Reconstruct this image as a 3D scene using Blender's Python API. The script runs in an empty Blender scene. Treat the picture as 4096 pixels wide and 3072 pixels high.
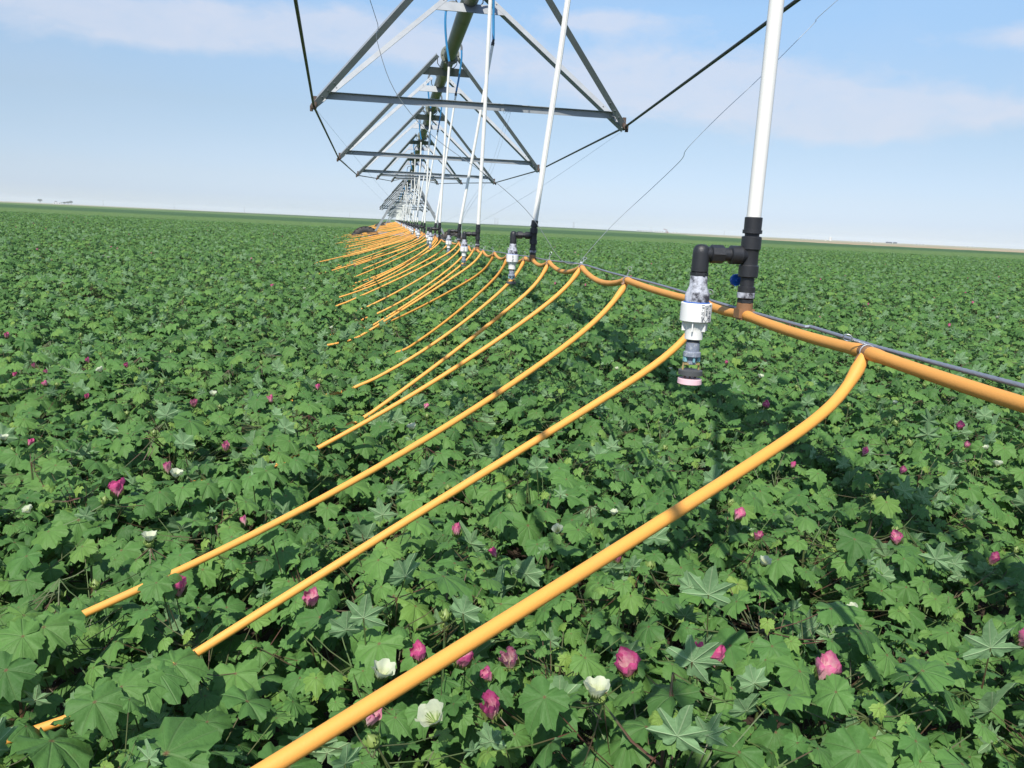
import bpy, math, random
import numpy as np
from mathutils import Vector, Matrix, Quaternion
random.seed(7); rng = np.random.default_rng(11)
PI = math.pi
scene = bpy.context.scene
COL = scene.collection
CZ = 1.65                                  # eye height; "rel" heights below are relative to the eye

# ------------------------------------------------------------------ camera
yaw, pit, roll = math.radians(8.895), math.radians(11.286), math.radians(2.697)
R_ = Vector((math.cos(yaw), -math.sin(yaw), 0)); H_ = Vector((math.sin(yaw), math.cos(yaw), 0)); Z_ = Vector((0, 0, 1))
F_ = H_*math.cos(pit) - Z_*math.sin(pit); U_ = H_*math.sin(pit) + Z_*math.cos(pit)
cr = R_*math.cos(roll) + U_*math.sin(roll); cu = -R_*math.sin(roll) + U_*math.cos(roll)
cam = bpy.data.cameras.new("camera"); camo = bpy.data.objects.new("camera", cam); COL.objects.link(camo)
cam.sensor_width = 36.0; cam.lens = 28.0; cam.clip_start = 0.05; cam.clip_end = 30000
M = Matrix((cr, cu, -F_)).transposed().to_4x4(); M.translation = (0, 0, CZ); camo.matrix_world = M
scene.camera = camo

# ------------------------------------------------------------------ world and sun
SUN_EL, SUN_AZ = math.radians(50), math.radians(203)       # azimuth clockwise from +Y
w = bpy.data.worlds.new("World"); scene.world = w; w.use_nodes = True
nt = w.node_tree; nt.nodes.clear()
class NT:
    def __init__(s, nt): s.nt = nt
    def n(s, t, ins=None, **kw):
        nd = s.nt.nodes.new(t)
        for k, v in kw.items(): setattr(nd, k, v)
        for k, v in (ins or {}).items():
            if isinstance(v, bpy.types.NodeSocket): s.nt.links.new(v, nd.inputs[k])
            else: nd.inputs[k].default_value = v
        return nd
    def m(s, op, a, b=0.0, c=None, clamp=False):
        nd = s.nt.nodes.new('ShaderNodeMath'); nd.operation = op; nd.use_clamp = clamp
        for i, v in enumerate((a, b, c)):
            if v is None: continue
            if isinstance(v, bpy.types.NodeSocket): s.nt.links.new(v, nd.inputs[i])
            else: nd.inputs[i].default_value = v
        return nd.outputs[0]
    def mix(s, f, a, b, bt='MIX'):
        nd = s.nt.nodes.new('ShaderNodeMix'); nd.data_type = 'RGBA'; nd.blend_type = bt
        for i, v in ((0, f), (6, a), (7, b)):
            if isinstance(v, bpy.types.NodeSocket): s.nt.links.new(v, nd.inputs[i])
            else: nd.inputs[i].default_value = v if i == 0 else (*v[:3], 1)
        return nd.outputs[2]
    def ramp(s, f, stops):
        nd = s.nt.nodes.new('ShaderNodeValToRGB'); s.nt.links.new(f, nd.inputs[0]); e = nd.color_ramp.elements
        while len(e) < len(stops): e.new(0.5)
        for i, (p, c) in enumerate(stops):
            e[i].position = p; e[i].color = (*c, 1) if len(c) == 3 else c
        return nd.outputs[0]
    def noise(s, vec, scale, detail=3, rough=.5, out='Fac'):
        nd = s.n('ShaderNodeTexNoise', {'Scale': scale, 'Detail': detail, 'Roughness': rough})
        if vec is not None: s.nt.links.new(vec, nd.inputs['Vector'])
        return nd.outputs[out]
N = NT(nt)
sky = N.n('ShaderNodeTexSky', sky_type='NISHITA', sun_disc=False, sun_elevation=SUN_EL, sun_rotation=SUN_AZ, altitude=900, air_density=1.0, dust_density=.7, ozone_density=2.2)
geo = N.n('ShaderNodeNewGeometry'); sep = N.n('ShaderNodeSeparateXYZ', {0: geo.outputs['Incoming']})
sx, sy, sz = (N.m('MULTIPLY', sep.outputs[i], -1.0) for i in range(3))
az = N.m('ARCTAN2', sx, sy); el = N.m('ARCSINE', sz)
pz = N.m('ADD', N.m('MAXIMUM', sz, 0.0), 0.10)
cv = N.n('ShaderNodeCombineXYZ', {0: N.m('DIVIDE', sx, pz), 1: N.m('DIVIDE', sy, pz), 2: 0.0}).outputs[0]
warp = N.n('ShaderNodeVectorMath', {0: cv, 1: N.noise(cv, 1.3, 3, .5, 'Color')}, operation='ADD').outputs[0]
n1 = N.noise(warp, 1.5, 7, .58); n2 = N.noise(cv, .55, 3, .5)
def blob(a0, e0, wa, we, tilt=0.0):
    a0, e0, wa, we = (math.radians(v) for v in (a0, e0, wa, we))
    da = N.m('SUBTRACT', az, a0); de = N.m('SUBTRACT', N.m('SUBTRACT', el, e0), N.m('MULTIPLY', da, tilt))
    q = N.m('ADD', N.m('POWER', N.m('ABSOLUTE', N.m('DIVIDE', da, wa)), 2.0), N.m('POWER', N.m('ABSOLUTE', N.m('DIVIDE', de, we)), 2.0))
    return N.m('EXPONENT', N.m('MULTIPLY', q, -1.0))
BL = [(-22.5, 11.6, 10, 2.0, .03), (-14.0, 10.6, 5, 1.0, -.03), (-9.5, 11.8, 5, 1.0, 0), (-2.6, 11.8, 5, 1.7, .03), (4.6, 11.0, 4.6, 1.3, -.05), (17, 9.9, 9, 2.3, 0), (25, 9.0, 9, 1.8, -.03), (35, 8.2, 9, .9, -.06), (30.5, 6.8, 6, .8, 0), (14, 13.4, 5, .7, 0), (42, 12.0, 6, .8, 0), (60, 17, 16, 4, 0), (-55, 16, 18, 3, 0)]
acc = None
for b in BL:
    v = blob(*b); acc = v if acc is None else N.m('ADD', acc, v)
acc = N.m('MINIMUM', acc, 1.0)
av = N.n('ShaderNodeCombineXYZ', {0: N.m('MULTIPLY', az, 12.0), 1: N.m('MULTIPLY', el, 24.0), 2: 0.0}).outputs[0]
wv = N.n('ShaderNodeVectorMath', {0: av, 1: N.noise(av, .8, 4, .55, 'Color')}, operation='ADD').outputs[0]
n3 = N.noise(wv, 1.7, 8, .6); n4 = N.noise(av, .5, 4, .5)
cm = N.m('MULTIPLY', N.m('SUBTRACT', N.m('ADD', N.m('MULTIPLY', acc, .80), N.m('MULTIPLY', n3, .85)), .62), 1.9, clamp=True)
cm = N.m('SMOOTHSTEP', cm, 0.0, 1.0) if False else N.m('MULTIPLY', cm, N.m('MULTIPLY_ADD', n3, .7, .5), clamp=True)
lo = N.m('MULTIPLY', N.m('SUBTRACT', n4, .42), 1.0, clamp=True)
cm2 = N.m('ADD', N.m('MULTIPLY', cm, .64), N.m('MULTIPLY', lo, .22), clamp=True)
# thin summer haze: pales and evens out the lowest degrees of the sky
veil = N.ramp(N.m('DIVIDE', el, math.radians(30), clamp=True), [(0.0, (.46, .53, .745)), (.04, (.445, .49, .685)), (.083, (.50, .505, .625)), (.16, (.585, .555, .595)), (.233, (.664, .614, .60)), (.363, (.83, .786, .736)), (.47, (.93, .93, .87)), (1.0, (1, 1, 1))])
skyc = N.mix(1.0, sky.outputs[0], veil, 'MULTIPLY')
SKY_CLOUD = (3.75, 3.88, 4.4)
out = N.mix(cm2, skyc, SKY_CLOUD)
bg = N.n('ShaderNodeBackground', {'Color': out, 'Strength': 0.15}); wo = N.n('ShaderNodeOutputWorld', {0: bg.outputs[0]})
sd = bpy.data.lights.new("sun", 'SUN'); sd.energy = 4.2; sd.angle = math.radians(.53); sd.color = (1, .95, .86)
so = bpy.data.objects.new("sun", sd); COL.objects.link(so)
SD = Vector((math.sin(SUN_AZ)*math.cos(SUN_EL), math.cos(SUN_AZ)*math.cos(SUN_EL), math.sin(SUN_EL)))
so.rotation_euler = SD.to_track_quat('Z', 'Y').to_euler(); so.location = SD*50
scene.view_settings.view_transform = 'Standard'; scene.view_settings.look = 'None'; scene.view_settings.exposure = 0.415; scene.view_settings.gamma = 1
scene.cycles.max_bounces = 6; scene.cycles.diffuse_bounces = 3; scene.cycles.transparent_max_bounces = 4; scene.cycles.volume_bounces = 1

# ------------------------------------------------------------------ helpers
class MB:
    def __init__(s): s.v = []; s.f = []; s.m = []; s.mi = 0
    def add(s, vs, fs):
        o = len(s.v); s.v += [tuple(p) for p in vs]; s.f += [tuple(i+o for i in f) for f in fs]; s.m += [s.mi]*len(fs); return s
    def tube(s, pts, r, n=10, cap=True):
        pts = [Vector(p) for p in pts]; k = len(pts); rr = r if hasattr(r, '__len__') else [r]*k
        vs = []; up = None
        for i, p in enumerate(pts):
            t = (pts[min(i+1, k-1)] - pts[max(i-1, 0)]).normalized()
            if up is None: up = t.orthogonal().normalized()
            else: up = (up - t*up.dot(t)).normalized()
            b = t.cross(up)
            vs += [p + (up*math.cos(a) + b*math.sin(a))*rr[i] for a in (2*PI*j/n for j in range(n))]
        fs = [(i*n+j, i*n+(j+1) % n, (i+1)*n+(j+1) % n, (i+1)*n+j) for i in range(k-1) for j in range(n)]
        if cap: fs += [tuple(reversed(range(n))), tuple(range((k-1)*n, k*n))]
        return s.add(vs, fs)
    def lathe(s, o, ax, prof, n=24, rib=None):
        """prof: (distance along ax, radius); rib=(count, depth) scallops the radius"""
        o = Vector(o); ax = Vector(ax).normalized(); u = ax.orthogonal().normalized(); b = ax.cross(u); vs = []
        for z, r in prof:
            for j in range(n):
                a = 2*PI*j/n; q = r*(1 - (rib[1] if rib and (j*rib[0]*2//n) % 2 else 0))
                vs.append(o + ax*z + (u*math.cos(a)+b*math.sin(a))*q)
        k = len(prof); fs = [(i*n+j, i*n+(j+1) % n, (i+1)*n+(j+1) % n, (i+1)*n+j) for i in range(k-1) for j in range(n)]
        fs += [tuple(reversed(range(n))), tuple(range((k-1)*n, k*n))]
        return s.add(vs, fs)
    def box(s, c, sx, sy, sz, ax=None):
        c = Vector(c); X, Y, Z = ax or (Vector((1, 0, 0)), Vector((0, 1, 0)), Vector((0, 0, 1)))
        vs = [c + X*(i*sx/2) + Y*(j*sy/2) + Z*(k*sz/2) for i in (-1, 1) for j in (-1, 1) for k in (-1, 1)]
        return s.add(vs, [(0, 1, 3, 2), (4, 6, 7, 5), (0, 4, 5, 1), (2, 3, 7, 6), (0, 2, 6, 4), (1, 5, 7, 3)])
    def angle(s, a, b, n1, w=.05, t=.005, w2=None):
        """L-section bar from a to b: one flange in the plane whose normal is n1, the other along -n1"""
        a = Vector(a); b = Vector(b); d = (b-a).normalized(); n1 = Vector(n1); n1 = (n1 - d*n1.dot(d)).normalized(); q = d.cross(n1); w2 = w2 or w
        sec = [(0, 0), (w, 0), (w, -t), (t, -t), (t, -w2), (0, -w2)]
        vs = [p + q*(x - w/2) + n1*y for p in (a, b) for x, y in sec]; k = 6
        fs = [(i, (i+1) % k, k+(i+1) % k, k+i) for i in range(k)] + [(5, 4, 3, 0), (3, 2, 1, 0), (6, 9, 10, 11), (6, 7, 8, 9)]
        return s.add(vs, fs)
    def mesh(s, name, mats, smooth=True):
        me = bpy.data.meshes.new(name); me.from_pydata(s.v, [], s.f)
        for m in (mats if isinstance(mats, (list, tuple)) else [mats]): me.materials.append(m)
        if any(s.m): me.polygons.foreach_set('material_index', s.m)
        if smooth:
            me.polygons.foreach_set('use_smooth', [True]*len(me.polygons)); me.set_sharp_from_angle(angle=math.radians(38))
        me.update(); return me
    def build(s, name, mats, parent=None, smooth=True):
        o = bpy.data.objects.new(name, s.mesh(name, mats, smooth)); COL.objects.link(o)
        if parent: o.parent = parent
        return o
def tag(o, label=None, cat=None, group=None, kind=None):
    if label: o['label'] = label
    if cat: o['category'] = cat
    if group: o['group'] = group
    if kind: o['kind'] = kind
    return o
def empty(name, loc=(0, 0, 0), rz=0.0):
    o = bpy.data.objects.new(name, None); COL.objects.link(o); o.location = loc; o.rotation_euler = (0, 0, rz); o.empty_display_size = .1; return o
def copy_tree(o, parent=None):
    c = o.copy(); COL.objects.link(c)
    if parent: c.parent = parent
    for ch in list(o.children): copy_tree(ch, c)
    return c
def P(x, y, z): return Vector((x, y, z + CZ))
def smooth_path(pts, sub=6):
    pts = [Vector(p) for p in pts]; out = []
    for i in range(len(pts)-1):
        p0, p1, p2, p3 = pts[max(i-1, 0)], pts[i], pts[i+1], pts[min(i+2, len(pts)-1)]
        for j in range(sub):
            t = j/sub; out.append(.5*((2*p1) + (-p0+p2)*t + (2*p0-5*p1+4*p2-p3)*t*t + (-p0+3*p1-3*p2+p3)*t**3))
    out.append(pts[-1]); return out

# ------------------------------------------------------------------ materials
def mat(name, c, rough=.5, metal=0.0, var=.15, vs=6.0, bump=0.0, bs=60.0, dirt=None, spec=.5, coat=0):
    m = bpy.data.materials.new(name); m.use_nodes = True; t = m.node_tree; t.nodes.clear(); K = NT(t)
    tc = K.n('ShaderNodeTexCoord').outputs['Object']
    a = K.noise(tc, vs, 5, .6)
    f = K.m('MULTIPLY', K.m('SUBTRACT', a, .5), var*2.2)
    col = K.n('ShaderNodeHueSaturation', {'Value': K.m('ADD', f, 1.0), 'Color': (*c, 1)}).outputs[0]
    if dirt:
        dc, ds, thr, amt = dirt
        d = K.m('MULTIPLY', K.m('SUBTRACT', K.noise(tc, ds, 6, .7), thr), 6.0, clamp=True)
        col = K.mix(K.m('MULTIPLY', d, amt), col, dc)
    ins = {'Base Color': col, 'Roughness': rough, 'Metallic': metal, 'Specular IOR Level': spec, 'Coat Weight': coat}
    b = K.n('ShaderNodeBsdfPrincipled', ins)
    if bump:
        bn = K.n('ShaderNodeBump', {'Strength': bump, 'Distance': .002, 'Height': K.noise(tc, bs, 4, .6)}); t.links.new(bn.outputs[0], b.inputs['Normal'])
    K.n('ShaderNodeOutputMaterial', {0: b.outputs[0]}); return m
M_orange = mat('orange_tubing', (.79, .36, .066), .62, var=.07, vs=9, bump=.15, bs=300, dirt=((.42, .22, .09), 9, .56, .35))
M_manif = mat('weathered_orange_hose', (.67, .31, .07), .6, var=.08, vs=14, bump=.15, bs=260, dirt=((.3, .16, .08), 12, .6, .3))
M_brown = mat('brown_fitting', (.24, .125, .06), .5, var=.2, vs=60, bump=.2, dirt=((.55, .5, .45), 70, .62, .6))
M_black = mat('black_plastic', (.022, .023, .026), .42, var=.2, vs=40, bump=.35, bs=500, dirt=((.3, .3, .32), 55, .7, .35))
M_crust = mat('limescale_on_black', (.03, .03, .04), .75, var=.3, vs=60, bump=.5, bs=300, dirt=((.50, .52, .58), 46, .42, .97))
M_crust2 = mat('chalky_grey_plastic', (.2, .23, .29), .75, var=.3, vs=90, bump=.5, bs=300, dirt=((.5, .52, .52), 120, .5, .75))
M_pvc = mat('white_pvc', (.80, .79, .74), .35, var=.03, vs=5, dirt=((.55, .5, .4), 6, .66, .35))
M_white = mat('white_moulded_plastic', (.80, .80, .77), .42, var=.04, vs=40, bump=.1, bs=400, dirt=((.5, .47, .4), 90, .68, .4))
M_blue = mat('blue_rubber_hose', (.03, .22, .46), .4, var=.1, vs=10)
M_bluek = mat('blue_knob_plastic', (.01, .10, .42), .4, var=.1, vs=60)
M_galv = mat('galvanised_steel', (.31, .33, .345), .55, .25, var=.22, vs=9, bump=.2, bs=80, dirt=((.3, .33, .35), 13, .56, .6))
M_galvd = mat('dull_and_shaded_galvanised_steel', (.17, .185, .195), .6, .2, var=.2, vs=12, bump=.2, bs=90)
M_pipe = mat('weathered_pipe_steel', (.22, .235, .20), .55, .1, var=.22, vs=3, bump=.2, bs=50, dirt=((.09, .095, .06), 2.2, .5, .6))
M_rod = mat('dark_steel_rod', (.065, .07, .07), .55, .3, var=.3, vs=30)
M_rust = mat('rusty_bolted_joint', (.10, .07, .055), .75, .1, var=.4, vs=60, bump=.5, bs=120)
M_wire = mat('galvanised_wire', (.50, .53, .56), .45, .5, var=.2, vs=60)
M_cable = mat('wire_rope_steel', (.25, .28, .33), .5, .4, var=.2, vs=120)
M_tan = mat('stained_amber_plastic', (.32, .24, .10), .6, var=.3, vs=90)
M_teal = mat('faded_teal_plastic', (.20, .42, .46), .6, var=.25, vs=90, dirt=((.6, .6, .55), 120, .55, .6))
M_dgrey = mat('dark_grey_plastic', (.075, .078, .08), .55, var=.15, vs=90)
M_pink = mat('pale_pink_plastic', (.78, .52, .56), .5, var=.08, vs=60, dirt=((.6, .5, .45), 60, .66, .5))
M_ink = mat('grey_ink', (.12, .13, .15), .6, var=.1)
M_tyre = mat('muddy_rubber_tyre', (.05, .047, .045), .85, var=.3, vs=8, bump=.4, bs=40, dirt=((.16, .115, .08), 5, .5, .6))
M_rim = mat('wheel_rim_paint', (.45, .45, .42), .6, var=.2, vs=8)
M_motor = mat('grey_gear_box', (.2, .21, .21), .6, var=.2, vs=8)

def leafmat():
    m = bpy.data.materials.new('cotton_leaf'); m.use_nodes = True; t = m.node_tree; t.nodes.clear(); K = NT(t)
    uv = K.n('ShaderNodeUVMap', uv_map='leaf').outputs[0]; s = K.n('ShaderNodeSeparateXYZ', {0: uv})
    u = K.m('SUBTRACT', K.m('MULTIPLY', s.outputs[0], 2.6), 1.3); v = K.m('SUBTRACT', K.m('MULTIPLY', s.outputs[1], 2.6), 1.3)
    r = K.m('SQRT', K.m('ADD', K.m('MULTIPLY', u, u), K.m('MULTIPLY', v, v)))
    th = K.m('ARCTAN2', u, v)
    vein = None
    for a in (0, 48, -48, 102, -102, 24, -24, 75, -75):
        main = a in (0, 48, -48, 102, -102)
        d = K.m('MULTIPLY', K.m('ABSOLUTE', K.m('SINE', K.m('MULTIPLY', K.m('SUBTRACT', th, math.radians(a)), .5))), K.m('MULTIPLY', r, 2.0))
        x = K.m('SUBTRACT', 1.0, K.m('DIVIDE', d, .030 if main else .016), clamp=True)
        x = K.m('MULTIPLY', x, 1.0 if main else .45)
        vein = x if vein is None else K.m('MAXIMUM', vein, x)
    # herring-bone side veins
    tint = K.n('ShaderNodeAttribute', attribute_name='tint').outputs['Fac']
    oi = K.n('ShaderNodeObjectInfo').outputs['Random']
    geo = K.n('ShaderNodeNewGeometry'); pos = geo.outputs['Position']
    patch = K.noise(pos, .55, 2, .5); fine = K.noise(pos, 90, 3, .6)
    col = K.ramp(tint, [(0.0, (.036, .092, .022)), (.35, (.062, .148, .034)), (.75, (.092, .190, .040)), (.93, (.125, .22, .04)), (1.0, (.20, .28, .05))])
    val = K.m('ADD', K.m('ADD', K.m('MULTIPLY', patch, .25), K.m('MULTIPLY', fine, .35)), K.m('MULTIPLY_ADD', oi, .2, .66))
    col = K.n('ShaderNodeHueSaturation', {'Value': K.m('MULTIPLY', val, 1.20), 'Saturation': .97, 'Color': col}).outputs[0]
    col = K.mix(K.m('MULTIPLY', vein, .42), col, (.14, .22, .085))
    dot = K.m('MULTIPLY', K.m('SUBTRACT', 1.0, K.m('DIVIDE', r, .075), clamp=True), .8)
    col = K.mix(dot, col, (.22, .05, .05))
    brn = K.m('MULTIPLY', K.m('SUBTRACT', K.noise(pos, 24, 3, .6), .66), 5.0, clamp=True)
    col = K.mix(K.m('MULTIPLY', brn, .45), col, (.13, .13, .05))
    back = K.mix(K.m('MULTIPLY', vein, .75), (.20, .34, .16), (.44, .58, .32))
    fin = K.mix(geo.outputs['Backfacing'], col, back)
    b = K.n('ShaderNodeBsdfPrincipled', {'Base Color': fin, 'Roughness': .55, 'Specular IOR Level': .22})
    bn = K.n('ShaderNodeBump', {'Strength': .5, 'Distance': .004, 'Height': K.m('ADD', K.m('MULTIPLY', vein, -.6), fine)}); t.links.new(bn.outputs[0], b.inputs['Normal'])
    tr = K.n('ShaderNodeBsdfTranslucent', {'Color': K.mix(.5, fin, (.09, .22, .015))})
    mx = K.n('ShaderNodeMixShader', {0: .22, 1: b.outputs[0], 2: tr.outputs[0]})
    K.n('ShaderNodeOutputMaterial', {0: mx.outputs[0]}); return m
M_leaf = leafmat()
def stemmat():
    m = bpy.data.materials.new('cotton_stem'); m.use_nodes = True; t = m.node_tree; t.nodes.clear(); K = NT(t)
    g = K.n('ShaderNodeNewGeometry').outputs['Position']
    c = K.ramp(K.noise(g, 9, 3, .5), [(.40, (.075, .125, .032)), (.54, (.075, .075, .03)), (.66, (.10, .04, .028))])
    b = K.n('ShaderNodeBsdfPrincipled', {'Base Color': c, 'Roughness': .55}); K.n('ShaderNodeOutputMaterial', {0: b.outputs[0]}); return m
M_stem = stemmat()
def petalmat(name, base, edge, k):
    m = bpy.data.materials.new(name); m.use_nodes = True; t = m.node_tree; t.nodes.clear(); K = NT(t)
    a = K.n('ShaderNodeAttribute', attribute_name='tint').outputs['Fac']
    pos = K.n('ShaderNodeTexCoord').outputs['Object']
    st = K.noise(pos, 220, 3, .6)
    f = K.m('ADD', K.m('ADD', K.m('MULTIPLY', a, k), K.m('MULTIPLY', K.m('SUBTRACT', st, .5), .8)), K.m('MULTIPLY', K.m('SUBTRACT', K.n('ShaderNodeObjectInfo').outputs['Random'], .35), .45), clamp=True)
    c = K.mix(f, base, edge)
    b = K.n('ShaderNodeBsdfPrincipled', {'Base Color': c, 'Roughness': .6, 'Specular IOR Level': .2})
    bn = K.n('ShaderNodeBump', {'Strength': .5, 'Distance': .002, 'Height': K.noise(pos, 160, 3, .6)}); t.links.new(bn.outputs[0], b.inputs['Normal'])
    tr = K.n('ShaderNodeBsdfTranslucent', {'Color': c}); mx = K.n('ShaderNodeMixShader', {0: .3, 1: b.outputs[0], 2: tr.outputs[0]})
    K.n('ShaderNodeOutputMaterial', {0: mx.outputs[0]}); return m
M_pinkp = petalmat('pink_petal', (.78, .60, .54), (.64, .10, .27), .95)
M_whitep = petalmat('white_petal', (.50, .56, .24), (.62, .66, .48), 1.5)
M_bract = mat('bract_green', (.14, .23, .05), .6, var=.3, vs=60)
M_boll = mat('boll_green', (.20, .27, .07), .5, var=.25, vs=50)

# ------------------------------------------------------------------ ground, far field
def cam_xy(r, f): v = R_*r + H_*f; return (v.x, v.y)
def groundmat():
    m = bpy.data.materials.new('soil_and_dry_pasture'); m.use_nodes = True; t = m.node_tree; t.nodes.clear(); K = NT(t)
    g = K.n('ShaderNodeNewGeometry').outputs['Position']; s = K.n('ShaderNodeSeparateXYZ', {0: g})
    fw = K.m('ADD', K.m('MULTIPLY', s.outputs[0], H_.x), K.m('MULTIPLY', s.outputs[1], H_.y))
    soil = K.ramp(K.noise(g, 5, 6, .65), [(.3, (.03, .022, .016)), (.7, (.075, .055, .038))])
    dry = K.ramp(K.noise(g, .004, 4, .6), [(.35, (.34, .25, .15)), (.5, (.42, .33, .21)), (.6, (.24, .24, .12)), (.68, (.38, .30, .19))])
    dry2 = K.ramp(K.noise(g, .0016, 3, .6), [(.4, (.36, .30, .20)), (.5, (.15, .19, .09)), (.6, (.40, .33, .23))])
    far = K.mix(K.m('MULTIPLY', K.m('SUBTRACT', fw, 500), .002, clamp=True), dry, dry2)
    c = K.mix(K.m('MULTIPLY', K.m('SUBTRACT', fw, 120), .05, clamp=True), soil, far)
    b = K.n('ShaderNodeBsdfPrincipled', {'Base Color': c, 'Roughness': .95, 'Specular IOR Level': .1})
    bn = K.n('ShaderNodeBump', {'Strength': .6, 'Distance': .03, 'Height': K.noise(g, 12, 5, .6)}); t.links.new(bn.outputs[0], b.inputs['Normal'])
    K.n('ShaderNodeOutputMaterial', {0: b.outputs[0]}); return m
gm = MB(); nseg = 96
gm.add([(0, 0, 0)] + [(14000*math.cos(2*PI*i/nseg), 14000*math.sin(2*PI*i/nseg), 0) for i in range(nseg)], [(0, 1+i, 1+(i+1) % nseg) for i in range(nseg)])
tag(gm.build('ground', groundmat(), smooth=False), 'brown soil under the crop and tan dry pasture out to the horizon', 'ground', kind='structure')

def fieldmat():
    m = bpy.data.materials.new('far_crop_canopy'); m.use_nodes = True; t = m.node_tree; t.nodes.clear(); K = NT(t)
    g = K.n('ShaderNodeNewGeometry').outputs['Position']; s = K.n('ShaderNodeSeparateXYZ', {0: g})
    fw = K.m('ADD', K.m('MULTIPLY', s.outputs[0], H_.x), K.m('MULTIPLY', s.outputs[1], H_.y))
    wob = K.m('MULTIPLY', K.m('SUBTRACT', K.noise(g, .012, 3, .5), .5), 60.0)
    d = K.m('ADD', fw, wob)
    shade_band = K.ramp(K.m('DIVIDE', d, 600.0), [(.08, (.052, .105, .036)), (.12, (.105, .175, .050)), (.165, (.11, .18, .052)), (.20, (.055, .112, .040)), (.36, (.058, .116, .041)), (.44, (.12, .185, .06)), (.9, (.115, .18, .062)), (.97, (.06, .105, .042))])  # dark and light bands paint cloud shadow and sun patches into the crop colour
    v = K.m('ADD', K.m('MULTIPLY', K.noise(g, 2.2, 4, .7), 1.6), .2)
    v2 = K.m('ADD', K.m('MULTIPLY', K.noise(g, 9, 3, .7), 1.0), .5)
    c = K.n('ShaderNodeHueSaturation', {'Value': K.m('MULTIPLY', v, v2), 'Color': shade_band}).outputs[0]
    spk = K.m('MULTIPLY', K.m('SUBTRACT', K.noise(g, 5.0, 2, .5), .70), 14.0, clamp=True)
    c = K.mix(K.m('MULTIPLY', spk, .6), c, (.26, .34, .14))
    b = K.n('ShaderNodeBsdfPrincipled', {'Base Color': c, 'Roughness': .8, 'Specular IOR Level': .15})
    bn = K.n('ShaderNodeBump', {'Strength': .8, 'Distance': .12, 'Height': K.noise(g, 4, 4, .7)}); t.links.new(bn.outputs[0], b.inputs['Normal'])
    K.n('ShaderNodeOutputMaterial', {0: b.outputs[0]}); return m
# polar grid in camera-heading coordinates, clipped by the field's own edge distance per bearing
edge = [(-60, 520), (-40, 540), (-33, 560), (-24, 700), (-18, 1300), (-8, 2600), (3, 2600), (8, 1500), (10.5, 600), (12, 350), (18, 240), (22, 218), (33, 235), (45, 240), (60, 200)]
bear = np.arange(-58, 58.01, .5); dist = np.concatenate([np.geomspace(50, 150, 150), np.geomspace(153, 600, 90), np.geomspace(620, 2600, 30)])
vs = []; fs = []; E_d = np.interp(bear, [e[0] for e in edge], [e[1] for e in edge])
frng = np.random.default_rng(5)
for i, b_ in enumerate(bear):
    for j, d_ in enumerate(dist):
        dd = min(d_, E_d[i]); a = math.radians(b_); x, y = cam_xy(dd*math.sin(a), dd*math.cos(a))
        h = .74 + .06*frng.random() if 0 < j and d_ < E_d[i] else (.66 if j == 0 else .70)
        vs.append((x, y, h))
nd_ = len(dist)
for i in range(len(bear)-1):
    for j in range(nd_-1):
        if dist[j] >= max(E_d[i], E_d[i+1]): continue
        fs.append((i*nd_+j, i*nd_+j+1, (i+1)*nd_+j+1, (i+1)*nd_+j))
fb = MB(); fb.add(vs, fs)
# skirt down to the ground along the outer edge
o = len(fb.v)
for i, b_ in enumerate(bear):
    a = math.radians(b_); x, y = cam_xy(E_d[i]*math.sin(a), E_d[i]*math.cos(a)); fb.v += [(x, y, .70), (x, y, 0)]
for i in range(len(bear)-1): fb.f.append((o+2*i, o+2*i+2, o+2*i+3, o+2*i+1)); fb.m.append(0)
tag(fb.build('distant_crop', fieldmat(), smooth=False), 'far cotton crop with painted sun and cloud-shadow bands up to the horizon', 'cotton crop', kind='stuff')

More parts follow.
